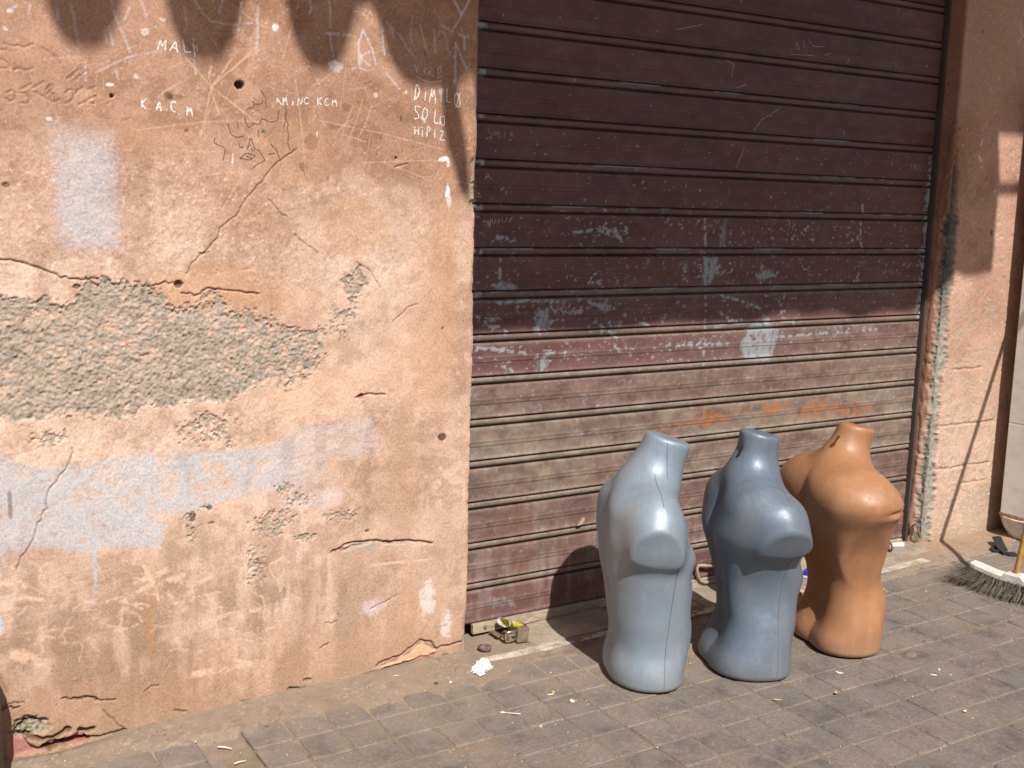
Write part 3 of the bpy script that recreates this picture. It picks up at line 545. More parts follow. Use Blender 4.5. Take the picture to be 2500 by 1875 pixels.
FINE = [wallpts(k2, q, SY) for q in ([(1165,505),(1200,460),(1265,420)], [(1100,650),(1130,570)], [(1515,500),(1517,525)], [(1700,620),(1700,640)], [(1330,160),(1345,190),(1330,190),(1330,165)], [(1360,150),(1362,185)], [(1375,150),(1400,180),(1440,180)], [(1440,215),(1465,205)], [(1100,340),(1140,325)], [(870,115),(970,95)], [(1060,230),(1090,250),(1080,300)], [(1310,210),(1400,215)], [(1790,635),(1785,650)])]
for i in range(7): FINE.append(wallpts(k2, [(1776+i*9.5+rr.uniform(-1, 1), 632+i*.9), (1772+i*10+rr.uniform(-3, 3), 660+rr.uniform(-4, 3))], SY))
SHW = text_strokes(k2, 'KHADIJA', (138, 868), (232, 858), 20, SY) + text_strokes(k2, 'A', (130, 693), (165, 693), 26, SY) + FINE
NF = len(FINE); FINE = []
FAINT = text_strokes(k2, 'SMii', (140, 533), (250, 533), 38, SY)
rust_c = [(spt(1000, 1615), .12, .035, 1.0), (spt(1240, 1575), .14, .04, .8), (spt(1430, 1570), .16, .04, 1.0), (spt(1560, 1580), .12, .03, .8), (spt(880, 1640), .10, .02, .6)]
DUST = {2: .15, 3: .50, 4: .80, 5: .66, 6: .52, 7: .50, 8: .26}
paint = np.array((.106, .040, .037)); dustc = np.array((.212, .172, .134)); grey = np.array((.30, .325, .34)); rustc = np.array((.31, .115, .042))
for k in range(-9, 9):
    ztop = SLAT_TOP-SLAT_H*k; last = k == 8
    z_l, y_l = (pz_, py_) if not last else (pz_[:18]*.99, py_[:18])
    if last: z_l = np.append(z_l, [-.1155, -.1157]); y_l = np.append(y_l, [-.003, .012])
    z_l, y_l = dense(z_l, y_l, .0042 if k > -6 else .008)
    nz = len(z_l); X = np.tile(sx_, (nz, 1)); Zl = np.tile(z_l[:, None], (1, len(sx_))); Zw = ztop+Zl
    Y = SY+np.tile(y_l[:, None], (1, len(sx_)))+.0012*fbm(X, X*0+k*3.1, .35, 2, 501)[...]
    isrib = (Zl < -.1152)*(k < 8); m1 = fbm(X, Zw, .20, 4, 511+k); m2 = fbm(X*.5, Zw, .03, 4, 531); m3 = fbm(X, Zw, .013, 3, 541); fine_n = vnoise(X/.006, Zw/.006, 551)
    st_ = fbm(X, Zw*.10, .02, 4, 561)
    c = paint*(1+.16*m1+.16*m2+.10*m3)[..., None]
    c = c*np.array((1, 1, 1))+np.array((.02, .013, .015))*sstep(1.5, .9, Zw)[..., None]
    d0 = DUST.get(k, .10 if k < 1 else .16)
    xr = X/RIGHT
    dst = d0*(1+.5*m1+.5*m2)
    if k == 2: dst = dst+.35*sstep(.35, .75, xr)*sstep(-.05, -.02, -Zl-.02)*0+.30*sstep(.3, .7, xr)
    if k == 3: dst = dst+.15*xr
    if k == 6: dst = dst-.2*sstep(-.05, -.03, Zl)*0+.15*m1
    dst = np.clip(dst, 0, .92)*sstep(-1.0, .25, m2*.6+m3*.5+st_*.7+(.4+d0)*.6)
    top_ledge = sstep(-.020, -.004, Zl)                # dust lies on every small ledge
    dst = np.maximum(dst, top_ledge*(.18 if k < 1 else .55)*sstep(-.8, .3, m2+.5))
    dst = np.where(isrib, np.maximum(dst, (.30 if k < 0 else .55 if k < 2 else .86)*(1+.25*m1)), dst)
    ridge = np.exp(-((Zl+.051)/.003)**2); dst = np.maximum(dst, ridge*(.12 if k < 1 else .40))
    dk = np.clip(dst, 0, .93)[..., None]; c = c*(1-dk)+dustc*(1+.30*m2+.26*m3)[..., None]*dk
    # red runs in the lowest slats
    if k >= 6:
        run = sstep(.05, .4, st_*.6+.5*m1+.3*m2)*.45; c = c*(1-run[..., None])+np.array((.17, .055, .05))*run[..., None]
        pl = sstep(.05, .45, -st_*.6+.4*m1+.3*m2)*.25; c = c*(1-pl[..., None])+np.array((.36, .28, .28))*pl[..., None]
    # chips down to the grey coat
    dens = np.zeros_like(X)
    for (cx_, cz_), rx, ry, s in CHIP: dens = np.maximum(dens, s*np.exp(-(((X-cx_)/rx)**2+((Zw-cz_)/ry)**2)))
    dens = np.maximum(dens, .30*sstep(1.02, 1.12, Zw)*sstep(1.62, 1.45, Zw)); dens = np.maximum(dens, .24*sstep(.70, .85, Zw)*sstep(1.2, 1.0, Zw)*(1-.3*xr))
    cn = fbm(X*.75, Zw, .013, 4, 571, .7)*.85+.4*m3
    chip = sstep(.0, .10, cn-(.66-.70*dens))
    fleck = sstep((.98 if k < -1 else .94)-.10*dens-(.09 if 2 <= k < 8 else 0), 1.0, vnoise(X/.0075, Zw/.0065, 581)*.7+vnoise(X/.013, Zw/.010, 582)*.45)
    chip = np.maximum(chip, fleck*.9*(Zw < 1.75))
    # worn paint on the ribs
    worn = isrib*sstep(-.1235, -.1205, Zl+.002*m2)*sstep(.20, .36, fbm(X*.16, Zw, .02, 3, 591+k)+.18*m1)*(1.0 if -6 < k < 2 else .3); chip = np.maximum(chip, worn)
    chip = np.maximum(chip, (X < .085)*isrib*sstep(-.1, .2, m3+.15)*(k < 1)); chip = np.maximum(chip, sstep(2.285, 2.305, X+.02*m2)*(.8 if -4 < k < 2 else .0)*sstep(-.2, .1, m3+.1))
    for q in SOLID:
        zz = [p[1] for p in q]
        if max(zz) > ztop-.16 and min(zz) < ztop+.01: chip = np.maximum(chip, sstep(.008, -.006, poly_sd(X, Zw, q)+.018*m3+.014*m2)*sstep(-.55, .25, m3+.7*fbm(X*3.2, Zw*.35, .02, 3, 577)+.25)*.9)
    def linemask(q, w):
        out = np.full(X.shape, 9.)
        for a, b in zip(q[:-1], q[1:]):
            ex, ez = b[0]-a[0], b[1]-a[1]; tt = np.clip(((X-a[0])*ex+(Zw-a[1])*ez)/(ex*ex+ez*ez+1e-12), 0, 1); out = np.minimum(out, np.hypot(X-a[0]-tt*ex, Zw-a[1]-tt*ez))
        return sstep(w, w*.4, out)
    def near(q): return max(p[1] for p in q) > ztop-.17 and min(p[1] for p in q) < ztop+.02
    for q in SCR:
        if near(q): chip = np.maximum(chip, linemask(q, .008)*sstep(-.25, .12, m3+.6*cn))
    ck = (np.clip(chip, 0, 1)*(.92 if k < 3 else .55))[..., None]; c = c*(1-ck)+(grey*(1+.12*m2[..., None])*(1 if k < 2 else .95))*ck
    for q in FINE:
        if near(q): lm = linemask(q, .004)[..., None]*.85; c = c*(1-lm)+np.array((.50, .45, .45))*lm
    for q in FAINT:
        if near(q): lm = linemask(q, .004)[..., None]*.5*sstep(-.1, .2, m3)[..., None]; c = c*(1-lm)+np.array((.30, .22, .22))*lm
    if 3 <= k <= 5:
        rd = np.zeros_like(X)
        for (cx_, cz_), rx, ry, s in rust_c: rd = np.maximum(rd, s*np.exp(-(((X-cx_)/rx)**2+((Zw-cz_)/ry)**2)))
        rm = sstep(.0, .4, m3*.7+cn*.7+rd*1.15-.50)[..., None]*.85; c = c*(1-rm)+rustc*(1+.3*m3[..., None])*rm
    o = new_ob('slat', grid_mesh('slat', np.stack([X, Y, Zw], -1), c, True), shut, slat_m, True)
scm = mark_mat((.42, .38, .38)); nw_ = len(SHW)-NF
ribbons('writing', SHW[nw_-2:nw_], .0026, scm, shut, lambda x, z: SY-.0026)
ribbons('writing', SHW[:nw_-2], .0026, scm, shut, lambda x, z: SY-.0026)
for q in SHW[nw_:]: ribbons('chalk_stroke', [q], .0026, scm, shut, lambda x, z: SY-.0026)
bm = bmesh.new(); box(bm, (RIGHT/2, SY+.055, 1.3), (RIGHT+.1, .02, 2.8)); new_ob('leak_blocker', bm_mesh(bm, 'leak_blocker'), shut, mat('blocker_dark', (.02, .017, .015), .9))  # dark sheet added behind the slats to stop light leaking through the gaps
steel = mat('dusty_steel', (.17, .135, .10), .7, .2); n = noise_node(steel, 30, 5); setc(steel, ramp(steel, n.outputs[0], [(.3, (.10, .075, .06)), (.7, (.27, .21, .15))]).outputs[0])
pale_steel = mat('dusty_rail', (.33, .27, .19), .8); n = noise_node(pale_steel, 22, 6, .65, 'Object', (1, 4, 4)); setc(pale_steel, ramp(pale_steel, n.outputs[0], [(.3, (.20, .155, .11)), (.55, (.36, .295, .21)), (.75, (.45, .38, .28))]).outputs[0])
bm = bmesh.new(); box(bm, (1.19, SY-.004, .037), (2.24, .018, .036), None, .003); box(bm, (1.19, SY+.012, .052), (2.24, .02, .006)); new_ob('bottom_rail', bm_mesh(bm, 'bottom_rail'), shut, pale_steel)
for x in (.118, .163, 2.15, 2.20):
    bm = bmesh.new(); bmesh.ops.create_cone(bm, cap_ends=True, segments=10, radius1=.0075, radius2=.006, depth=.007, matrix=Matrix.Translation((x, SY-.016, .040)) @ Matrix.Rotation(math.pi/2, 4, 'X')); new_ob('rivet', bm_mesh(bm, 'rivet'), shut, steel)
bm = bmesh.new(); box(bm, (RIGHT-.010, SY-.004, 1.33), (.012, .030, 2.60)); new_ob('guide_rail', bm_mesh(bm, 'guide_rail'), shut, mat('guide_dark', (.06, .045, .038), .7))
bm = bmesh.new(); box(bm, (.012, SY-.0, 1.33), (.018, .030, 2.60)); new_ob('guide_rail', bm_mesh(bm, 'guide_rail'), shut, bpy.data.materials['guide_dark'])
# wire pull handle near the middle
hp = [on_wall(1640+x*.3015, 1000+y*.3015, SY-.022) for x, y in [(330, 1270), (260, 1262), (215, 1262), (204, 1290), (212, 1345), (232, 1385), (270, 1400), (330, 1392)]]
hp = [Vector(p) for p in hp]; hp = [hp[0]+Vector((0, .024, 0))]+hp+[hp[-1]+Vector((0, .024, 0))]
bm = bmesh.new(); tube(bm, hp, .0062, 8); new_ob('pull_handle', bm_mesh(bm, 'pull_handle'), shut, pale_steel, smooth=True)

# ------------------------------------------------------------------ ground, paving, threshold
soil = attr_mat('sandy_soil', .97, .22, 420, .6, .003, .15)
base_m = mat('packed_earth', (.27, .20, .135), .97); n = noise_node(base_m, 6, 8, .7); setc(base_m, ramp(base_m, n.outputs[0], [(.3, (.19, .145, .10)), (.7, (.31, .235, .16))]).outputs[0])
gx = np.linspace(-24, 26, 26); gy = np.linspace(-24, .6, 14); GX, GY = np.meshgrid(gx, gy)
tag(new_ob('ground', grid_mesh('ground', np.stack([GX, GY, gz(GX)-.045], -1)), None, base_m), kind='structure')

PX, PY, PR, P0 = .1235, .1345, -.022, (-.604, -.297)
ca, sa = math.cos(PR), math.sin(PR)
def tile_xy(i, j): return P0[0]+PX*i*ca-PY*j*sa, P0[1]+PX*i*sa+PY*j*ca
HOLE = {(-4, 0), (-4, -1), (-3, 0), (-3, -1)}; HOLE = {(-3, 0), (-3, -1)}
bx0, bx1 = -1.75, 3.4
# loose sand: fills the joints, drifts against the wall and the doorstep
xs = np.arange(-1.75, 3.3, .0078); ys = np.concatenate([np.arange(-1.75, .0, .0078), np.arange(.0, .14, .012)])
X, Y = np.meshgrid(xs, ys); g1 = fbm(X, Y, .30, 4, 701); g2 = fbm(X, Y, .06, 4, 711); g3 = fbm(X, Y, .014, 3, 721)
front = np.interp(X, [-1.8, -1.2, -1.0, -.75, -.4, -.1, .1, .3, 1.0, 1.6, 2.2, 2.45, 3.3], [-.03, -.07, -.155, -.165, -.16, -.20, -.15, -.13, -.13, -.165, -.19, -.16, -.12])
near = sstep(-.10, .055, Y-front+.05*g1+.035*g2)
hgt = -.0028+.0016*g1+.0014*g2+.0010*g3+near*(.0105+.003*g1)+.003*sstep(-.05, .02, Y)*(X < 0)*sstep(-.95, -.7, X)+.004*sstep(-.03, .03, Y)*(X > 2.3)
inside_door = (X > .0)*(X < RIGHT)*sstep(-.08, -.02, Y); hgt -= inside_door*(.002+.006*sstep(.18, .32, X))
dip = sstep(.012, -.004, poly_sd(X, Y, [tile_xy(-3, 1), tile_xy(-2, 1), tile_xy(-2, -1), tile_xy(-3, -1)])); hgt = hgt*(1-dip)+dip*(-.020+.004*g2+.002*g3)
gap = np.exp(-((X+1.31)/.14)**2)*sstep(-.05, .0, Y); hgt -= gap*.02
sc = np.array((.285, .225, .165))*(.72+.28*sstep(-.55,-.12,Y+.1*g1))[..., None]*(1+.14*g1+.12*g2+.10*g3)[..., None]
redd = sstep(1.9, 2.3, X)*sstep(-.2, -.05, Y); sc = sc*(1-.5*redd[..., None])+np.array((.40, .255, .16))*.5*redd[..., None]
grn = vnoise(X/.008, Y/.008, 731); sc *= (1+.35*sstep(.8, .95, grn)-.3*sstep(.15, .03, grn))[..., None]
wet = sstep(.1, .5, g2+.6*g1)*near*.3; sc *= (1-wet*.5)[..., None]
darkdirt = np.exp(-((Y+.155+.01*g2)/.035)**2)*sstep(.05, .25, X)*sstep(2.2, 1.6, X)*sstep(-.3, .2, g2+.1); sc *= (1-.45*darkdirt)[..., None]
tag(new_ob('sand', grid_mesh('sand', np.stack([X, Y, gz(X)+hgt], -1), sc), None, soil, True), kind='structure')

pav = bpy.data.objects.new('pavement', None); COL.objects.link(pav); tag(pav, kind='structure')
tile_m = mat('paving', rough=.82, spec=.35)
oi = N(tile_m, 'ShaderNodeObjectInfo')
n1_ = noise_node(tile_m, 7, 9, .68); n2_ = noise_node(tile_m, 95, 5, .7); n3_ = noise_node(tile_m, 420, 3, .6); n4_ = noise_node(tile_m, 2.1, 5, .6, 'Object')
tc = N(tile_m, 'ShaderNodeTexCoord')
geo = N(tile_m, 'ShaderNodeNewGeometry')
for nn in (n1_, n4_, n2_, n3_): # world-locked wear runs over the joints
    for l in list(nn.inputs['Vector'].links): tile_m.node_tree.links.remove(l)
    tile_m.node_tree.links.new(geo.outputs['Position'], nn.inputs['Vector'])
r0 = ramp(tile_m, oi.outputs['Random'], [(0, (.140, .122, .110)), (.35, (.170, .144, .129)), (.7, (.178, .147, .133)), (1, (.147, .130, .121))])
r1 = ramp(tile_m, n1_.outputs[0], [(.30, (.56, .56, .60)), (.48, (1.0, 1.0, 1.0)), (.70, (1.30, 1.25, 1.18))])
r2 = ramp(tile_m, n2_.outputs[0], [(.35, (.70, .70, .71)), (.60, (1.12, 1.11, 1.10)), (.70, (1.6, 1.55, 1.5))])
r3 = ramp(tile_m, n3_.outputs[0], [(.30, (.72, .72, .72)), (.60, (1.1, 1.1, 1.1)), (.75, (1.45, 1.42, 1.4))])
c_ = mixc(tile_m, r0.outputs[0], r1.outputs[0], 1, 'MULTIPLY'); c_ = mixc(tile_m, c_, r2.outputs[0], .9, 'MULTIPLY'); c_ = mixc(tile_m, c_, r3.outputs[0], .8, 'MULTIPLY')
# sandy film that thins away from the wall
sep = N(tile_m, 'ShaderNodeSeparateXYZ'); tile_m.node_tree.links.new(geo.outputs['Position'], sep.inputs[0])
mr = N(tile_m, 'ShaderNodeMapRange'); tile_m.node_tree.links.new(sep.outputs['Y'], mr.inputs[0]); mr.inputs[1].default_value = -.95; mr.inputs[2].default_value = -.12; mr.inputs[3].default_value = .14; mr.inputs[4].default_value = .62
r4 = ramp(tile_m, n4_.outputs[0], [(.3, (.35,)*3), (.7, (1.25,)*3)])
mul = N(tile_m, 'ShaderNodeMath', operation='MULTIPLY'); tile_m.node_tree.links.new(mr.outputs[0], mul.inputs[0]); tile_m.node_tree.links.new(r4.outputs[0], mul.inputs[1])
r5 = ramp(tile_m, n1_.outputs[0], [(.35, (.5,)*3), (.6, (1.1,)*3)]); mul2 = N(tile_m, 'ShaderNodeMath', operation='MULTIPLY', use_clamp=True); tile_m.node_tree.links.new(mul.outputs[0], mul2.inputs[0]); tile_m.node_tree.links.new(r5.outputs[0], mul2.inputs[1])
c_ = mixc(tile_m, c_, (.250, .210, .168), mul2.outputs[0]); setc(tile_m, c_)
bump(tile_m, n2_.outputs[0], .35, .0016)
def tile_bm(bm, cx, cy, w, d, rot, dz, tx, ty, seed):
    r_ = random.Random(seed); h = .028; b = .005
    def P(u, v, z): x = cx+u*math.cos(rot)-v*math.sin(rot); y = cy+u*math.sin(rot)+v*math.cos(rot); return (x, y, float(gz(x))+z+dz+u*tx+v*ty)
    top = []; edge = []; bot = []
    for su, sv in ((-1, -1), (1, -1), (1, 1), (-1, 1)):
        # softened corner: two points per corner
        for a in ((1, .90), (.90, 1)) if su*sv > 0 else ((.90, 1), (1, .90)):
            e = r_.uniform(-.0022, .0008); uu = su*(w/2*a[0]+e); vv = sv*(d/2*a[1]+e)
            edge.append(P(uu, vv, -.0030-r_.uniform(0, .002))); top.append(P(su*(w/2*a[0]-b), sv*(d/2*a[1]-b), 0)); bot.append(P(uu, vv, -h))
    V = [[bm.verts.new(p) for p in ring] for ring in (top, edge, bot)]; n = 8
    bm.faces.new(V[0])
    for A, B in zip(V[:-1], V[1:]):
        for i in range(n): bm.faces.new((B[i], B[(i+1) % n], A[(i+1) % n], A[i]))
cand = []
fwd = FWD
for i in range(-14, 34):
    for j in range(-12, 2):
        if (i, j) in HOLE: continue
        x, y = tile_xy(i+.5, j+.5)
        if x < -1.72 or x > 3.2 or y > -.12 or y < -1.75: continue
        d = np.array((x, y, float(gz(x))))-CAM; dep = d@FWD; px = 1250+F_PX*(d@RGT)/dep; py = 937.5-F_PX*(d@UPV)/dep
        inside = -60 < px < 2560 and py < 1935
        cand.append((0 if inside else 1, dep, i, j, x, y))
cand.sort(); rt = random.Random(5); rest = bmesh.new(); n_ind = 0
for c in cand:
    _, dep, i, j, x, y = c
    args = (x, y, PX-.0036+rt.uniform(-.001, .001), PY-.0036+rt.uniform(-.001, .001), PR+rt.gauss(0, .006), rt.gauss(0, .0012), rt.gauss(0, .006), rt.gauss(0, .006), i*100+j)
    if c[0] == 0 and n_ind < 290:
        bm = bmesh.new(); tile_bm(bm, *args); new_ob('tile', bm_mesh(bm, 'tile'), pav, tile_m); n_ind += 1
    else: tile_bm(rest, *args)
tag(new_ob('tile', bm_mesh(rest, 'tile'), pav, tile_m), kind='stuff')
print('tiles', n_ind, len(cand))
# a broken half-sunk piece in the gap
bm = bmesh.new(); c0 = on_ground(*k9(1470, 1085)); tile_bm(bm, c0[0], c0[1], .05, .06, .3, -.012, .03, .05, 3); tag(new_ob('tile', bm_mesh(bm, 'tile'), pav, tile_m), 'broken corner of a paver sunk in the sand')

marble = mat('worn_marble', (.6, .57, .52), .55); n = noise_node(marble, 22, 8, .7); n5 = noise_node(marble, 120, 4, .7)
cm = ramp(marble, n.outputs[0], [(.30, (.22, .175, .125)), (.50, (.46, .41, .34)), (.72, (.70, .66, .60))]); cm2 = ramp(marble, n5.outputs[0], [(.3, (.7,)*3), (.6, (1.05,)*3)])
setc(marble, mixc(marble, cm.outputs[0], cm2.outputs[0], .8, 'MULTIPLY')); bump(marble, n5.outputs[0], .2, .001)
stepm = mat('dusty_step', (.3, .26, .2), .8); n = noise_node(stepm, 9, 9, .72); n6 = noise_node(stepm, 70, 5, .7)
cs = ramp(stepm, n.outputs[0], [(.28, (.20, .165, .12)), (.5, (.315, .265, .195)), (.72, (.43, .375, .29))]); cs2 = ramp(stepm, n6.outputs[0], [(.3, (.75,)*3), (.65, (1.1,)*3)])
setc(stepm, mixc(stepm, cs.outputs[0], cs2.outputs[0], .8, 'MULTIPLY')); bump(stepm, n6.outputs[0], .25, .0015)
door = thing('doorstep', 'low worn doorstep of dusty slabs with a white marble edge below the shutter', 'doorstep', (0, 0, 0))
fr = [(-.0, -.108), (.147, -.127), (.243, -.127), (.452, -.133), (1.0, -.150), (1.547, -.171), (2.186, -.164)]
def fy(x): return float(np.interp(x, [p[0] for p in fr], [p[1] for p in fr]))
xsn = [.0, .145, .36, .60, .86, 1.12, 1.38, 1.64, 1.90, 2.186]
for a, b in zip(xsn[:-1], xsn[1:]):
    bm = bmesh.new(); r_ = random.Random(int(a*1000)); n = 9; P = []
    for i in range(n): x = a+.0015+(b-a-.003)*i/(n-1); P.append((x, fy(x)+r_.uniform(-.003, .0025)))
    wd = .036 if a > .1 else .026
    Q = [(b-.0015, fy(b)+wd+.006*(b > .1)), (a+.0015, fy(a)+wd)]
    poly_prism(bm, P+Q, -.02, .0085)
    for v in bm.verts: v.co.z += float(gz(v.co.x))+r_.uniform(-.0006, .0006)
    new_ob('marble_edge', bm_mesh(bm, 'marble_edge'), door, marble)
# raised slab with a rounded end, then flush slabs
bm = bmesh.new(); e = [(.262+.05*math.cos(t_)+.0, -.048+.045*math.sin(t_)) for t_ in np.linspace(math.pi, 1.5*math.pi, 7)]
poly_prism(bm, [(.205, .085)]+e+[(.62, -.098), (.62, .085)], -.01, .014)
for v in bm.verts: v.co.z += float(gz(v.co.x))
bmesh.ops.bevel(bm, geom=[e_ for e_ in bm.edges if all(v.co.z > .01 for v in e_.verts)], offset=.003, segments=2, affect='EDGES'); new_ob('slab', bm_mesh(bm, 'slab'), door, stepm)
for a, b in ((.625, .98), (.985, 1.34), (1.345, 1.72), (1.725, 2.05), (2.055, 2.325)):
    bm = bmesh.new(); poly_prism(bm, [(a, fy(min(a, 2.18))+.042), (b, fy(min(b, 2.18))+.042), (b, .085), (a, .085)], -.02, .007+.002*math.sin(a*20))
    for v in bm.verts: v.co.z += float(gz(v.co.x))
    new_ob('slab', bm_mesh(bm, 'slab'), door, stepm)
# ------------------------------------------------------------------ mannequins
def hermite(zs, vs, z):
    zs=np.asarray(zs,float); vs=np.asarray(vs,float)
    h=np.diff(zs); dl=np.diff(vs)/h; m=np.zeros_like(vs)
    m[1:-1]=(dl[:-1]*h[1:]+dl[1:]*h[:-1])/(h[1:]+h[:-1]); m[0]=dl[0]; m[-1]=dl[-1]
    z=np.clip(z,zs[0],zs[-1]); i=np.clip(np.searchsorted(zs,z,side='right')-1,0,len(h)-1)
    t=(z-zs[i])/h[i]; t2=t*t; t3=t2*t
    return (2*t3-3*t2+1)*vs[i]+(t3-2*t2+t)*h[i]*m[i]+(-2*t3+3*t2)*vs[i+1]+(t3-t2)*h[i]*m[i+1]
def smin(a,b,k):
    h=np.clip(.5+.5*(b-a)/k,0,1); return b+(a-b)*h-k*h*(1-h)
def smax(a,b,k): return -smin(-a,-b,k)
def rcone(P,a,b,ra,rb,sx=1.0):
    a=np.array(a,float); b=np.array(b,float); ab=b-a
    t=np.clip(((P-a)@ab)/(ab@ab),0,1)
    q=P-(a+t[...,None]*ab); q=q*np.array([1/sx,1,1])
    return np.linalg.norm(q,axis=-1)-(ra+(rb-ra)*t)
def torso_sdf(P,M):
    x,y,z=P[...,0],P[...,1],P[...,2]; ay=np.abs(y)
    k=np.array(M['keys']); zs=k[:,0]
    w=hermite(zs,k[:,1],z); f=hermite(zs,k[:,2],z); b=hermite(zs,k[:,3],z); x0=hermite(zs,k[:,4],z)
    dx=x-x0; n=M.get('n',2.35)
    # front and back blend smoothly
    s=.5+.5*np.tanh(dx/.03); d=b+(f-b)*s
    q=((ay/w)**n+(np.abs(dx)/d)**n+1e-12)**(1/n)
    sd=(q-1)*np.minimum(w,d)*.92
    top=z-M['ztop']                       # cap of the rib cage, under the shoulders
    sd=smax(sd,top,.10)
    Q=np.stack([x,ay,z],-1)
    sj=M['sj']; 
    arm=rcone(Q,(sj[0]-.005,.02,sj[2]+.02),sj,M['rt'],M['rs'],M.get('ssx',1.0))   # shoulder girdle
    arm=smin(arm,rcone(Q,sj,M['se'],M['rs'],M['re'],M.get('ssx',1.0)),.03)
    cn=np.array(M['cn'],float); cn/=np.linalg.norm(cn)
    arm=smax(arm,(Q-np.array(M['cp']))@cn,.010)
    arm=smax(arm,M['zb']-Q[...,2]-.25*(Q[...,1]-.2),.012)
    sd=smin(sd,arm,M.get('ka',.11))
    sd=smin(sd,rcone(Q,M['n0'],M['tz'],M['rn0'],.03,1.1),.07)           # trapezius
    nk=rcone(P,M['n0'],M['n1'],M['rn0'],M['rn1'],M.get('nsx',1.0))
    tn=np.array(M['tn'],float); tn/=np.linalg.norm(tn)
    nk=smax(nk,(P-np.array(M['tp']))@tn,.014)
    sd=smin(sd,nk,.05)
    for (c,A,sg) in M['bumps']:
        g=((x-c[0])/sg[0])**2+((ay-c[1])/sg[1])**2+((z-c[2])/sg[2])**2
        sd=sd-A*np.exp(-g)
    for (yc,sy,z0,z1,A,front) in M['grooves']:
        zm=1/(1+np.exp(-(z-z0)/.02))/(1+np.exp((z-z1)/.02))
        sd=sd+A*np.exp(-((ay-yc)/sy)**2)*zm*(1/(1+np.exp((-x if front else x)/.015+1)))
    for (c,A,sg) in M.get('dents',[]):    # one-sided marks
        g=((x-c[0])/sg[0])**2+((y-c[1])/sg[1])**2+((z-c[2])/sg[2])**2
        sd=sd-A*np.exp(-g)
    if 'seam' in M:                        # mould seam down each side and over the shoulder
        xs=M['seam'](z); sd=sd+.0016*np.exp(-((x-xs)/.0028)**2)*(ay>.03)
    sd=smax(sd,-z,.02)
    return sd
def surface_nets(fn,lo,hi,h):
    lo=np.array(lo); n=np.ceil((np.array(hi)-lo)/h).astype(int)+1
    ax=[lo[i]+h*np.arange(n[i]) for i in range(3)]
    X,Y,Z=np.meshgrid(*ax,indexing='ij'); V=fn(np.stack([X,Y,Z],-1)); ins=V<0
    c=np.zeros(tuple(n-1),np.int8)
    for i in (0,1):
        for j in (0,1):
            for k in (0,1): c+=ins[i:n[0]-1+i,j:n[1]-1+j,k:n[2]-1+k]
    act=(c>0)&(c<8); idx=-np.ones(act.shape,int); idx[act]=np.arange(act.sum())
    I=np.argwhere(act); acc=np.zeros((len(I),3)); cnt=np.zeros(len(I))
    E=[]
    for a in range(3):
        o=[k for k in range(3) if k!=a]
        for u in (0,1):
            for v in (0,1):
                s=np.zeros(3,int); s[o[0]]=u; s[o[1]]=v; e=s.copy(); e[a]=1
                A=V[tuple((I+s).T)]; B=V[tuple((I+e).T)]; m=(A<0)!=(B<0)
                t=np.where(m,A/(A-B+1e-20*(A==B)),0)
                pt=I+s+np.outer(t,np.eye(3)[a]); acc[m]+=pt[m]; cnt[m]+=1
    P=lo+h*acc/cnt[:,None]
    F=[]
    for a in range(3):
        o=[(a+1)%3,(a+2)%3]
        sl0=[slice(None)]*3; sl1=[slice(None)]*3; sl0[a]=slice(0,-1); sl1[a]=slice(1,None)
        A=ins[tuple(sl0)]; B=ins[tuple(sl1)]
        J=np.argwhere(A!=B); J=J[(J[:,o[0]]>0)&(J[:,o[1]]>0)&(J[:,o[0]]<n[o[0]]-1)&(J[:,o[1]]<n[o[1]]-1)]
        e0=np.eye(3,dtype=int)[o[0]]; e1=np.eye(3,dtype=int)[o[1]]
        q=np.stack([idx[tuple((J-e0-e1).T)],idx[tuple((J-e1).T)],idx[tuple(J.T)],idx[tuple((J-e0).T)]],1)
        fl=~A[tuple(J.T)]; q[fl]=q[fl][:,::-1]; F.append(q)
    F=np.concatenate(F)
    # pull the vertices onto the surface
    for _ in range(2):
        e=h*.25; v0=fn(P); g=np.stack([(fn(P+e*d)-fn(P-e*d))/(2*e) for d in np.eye(3)],-1)
        g2=(g*g).sum(-1)+1e-6; st=np.clip(v0/g2,-h*.6,h*.6); P=P-g*st[:,None]
    return P,F

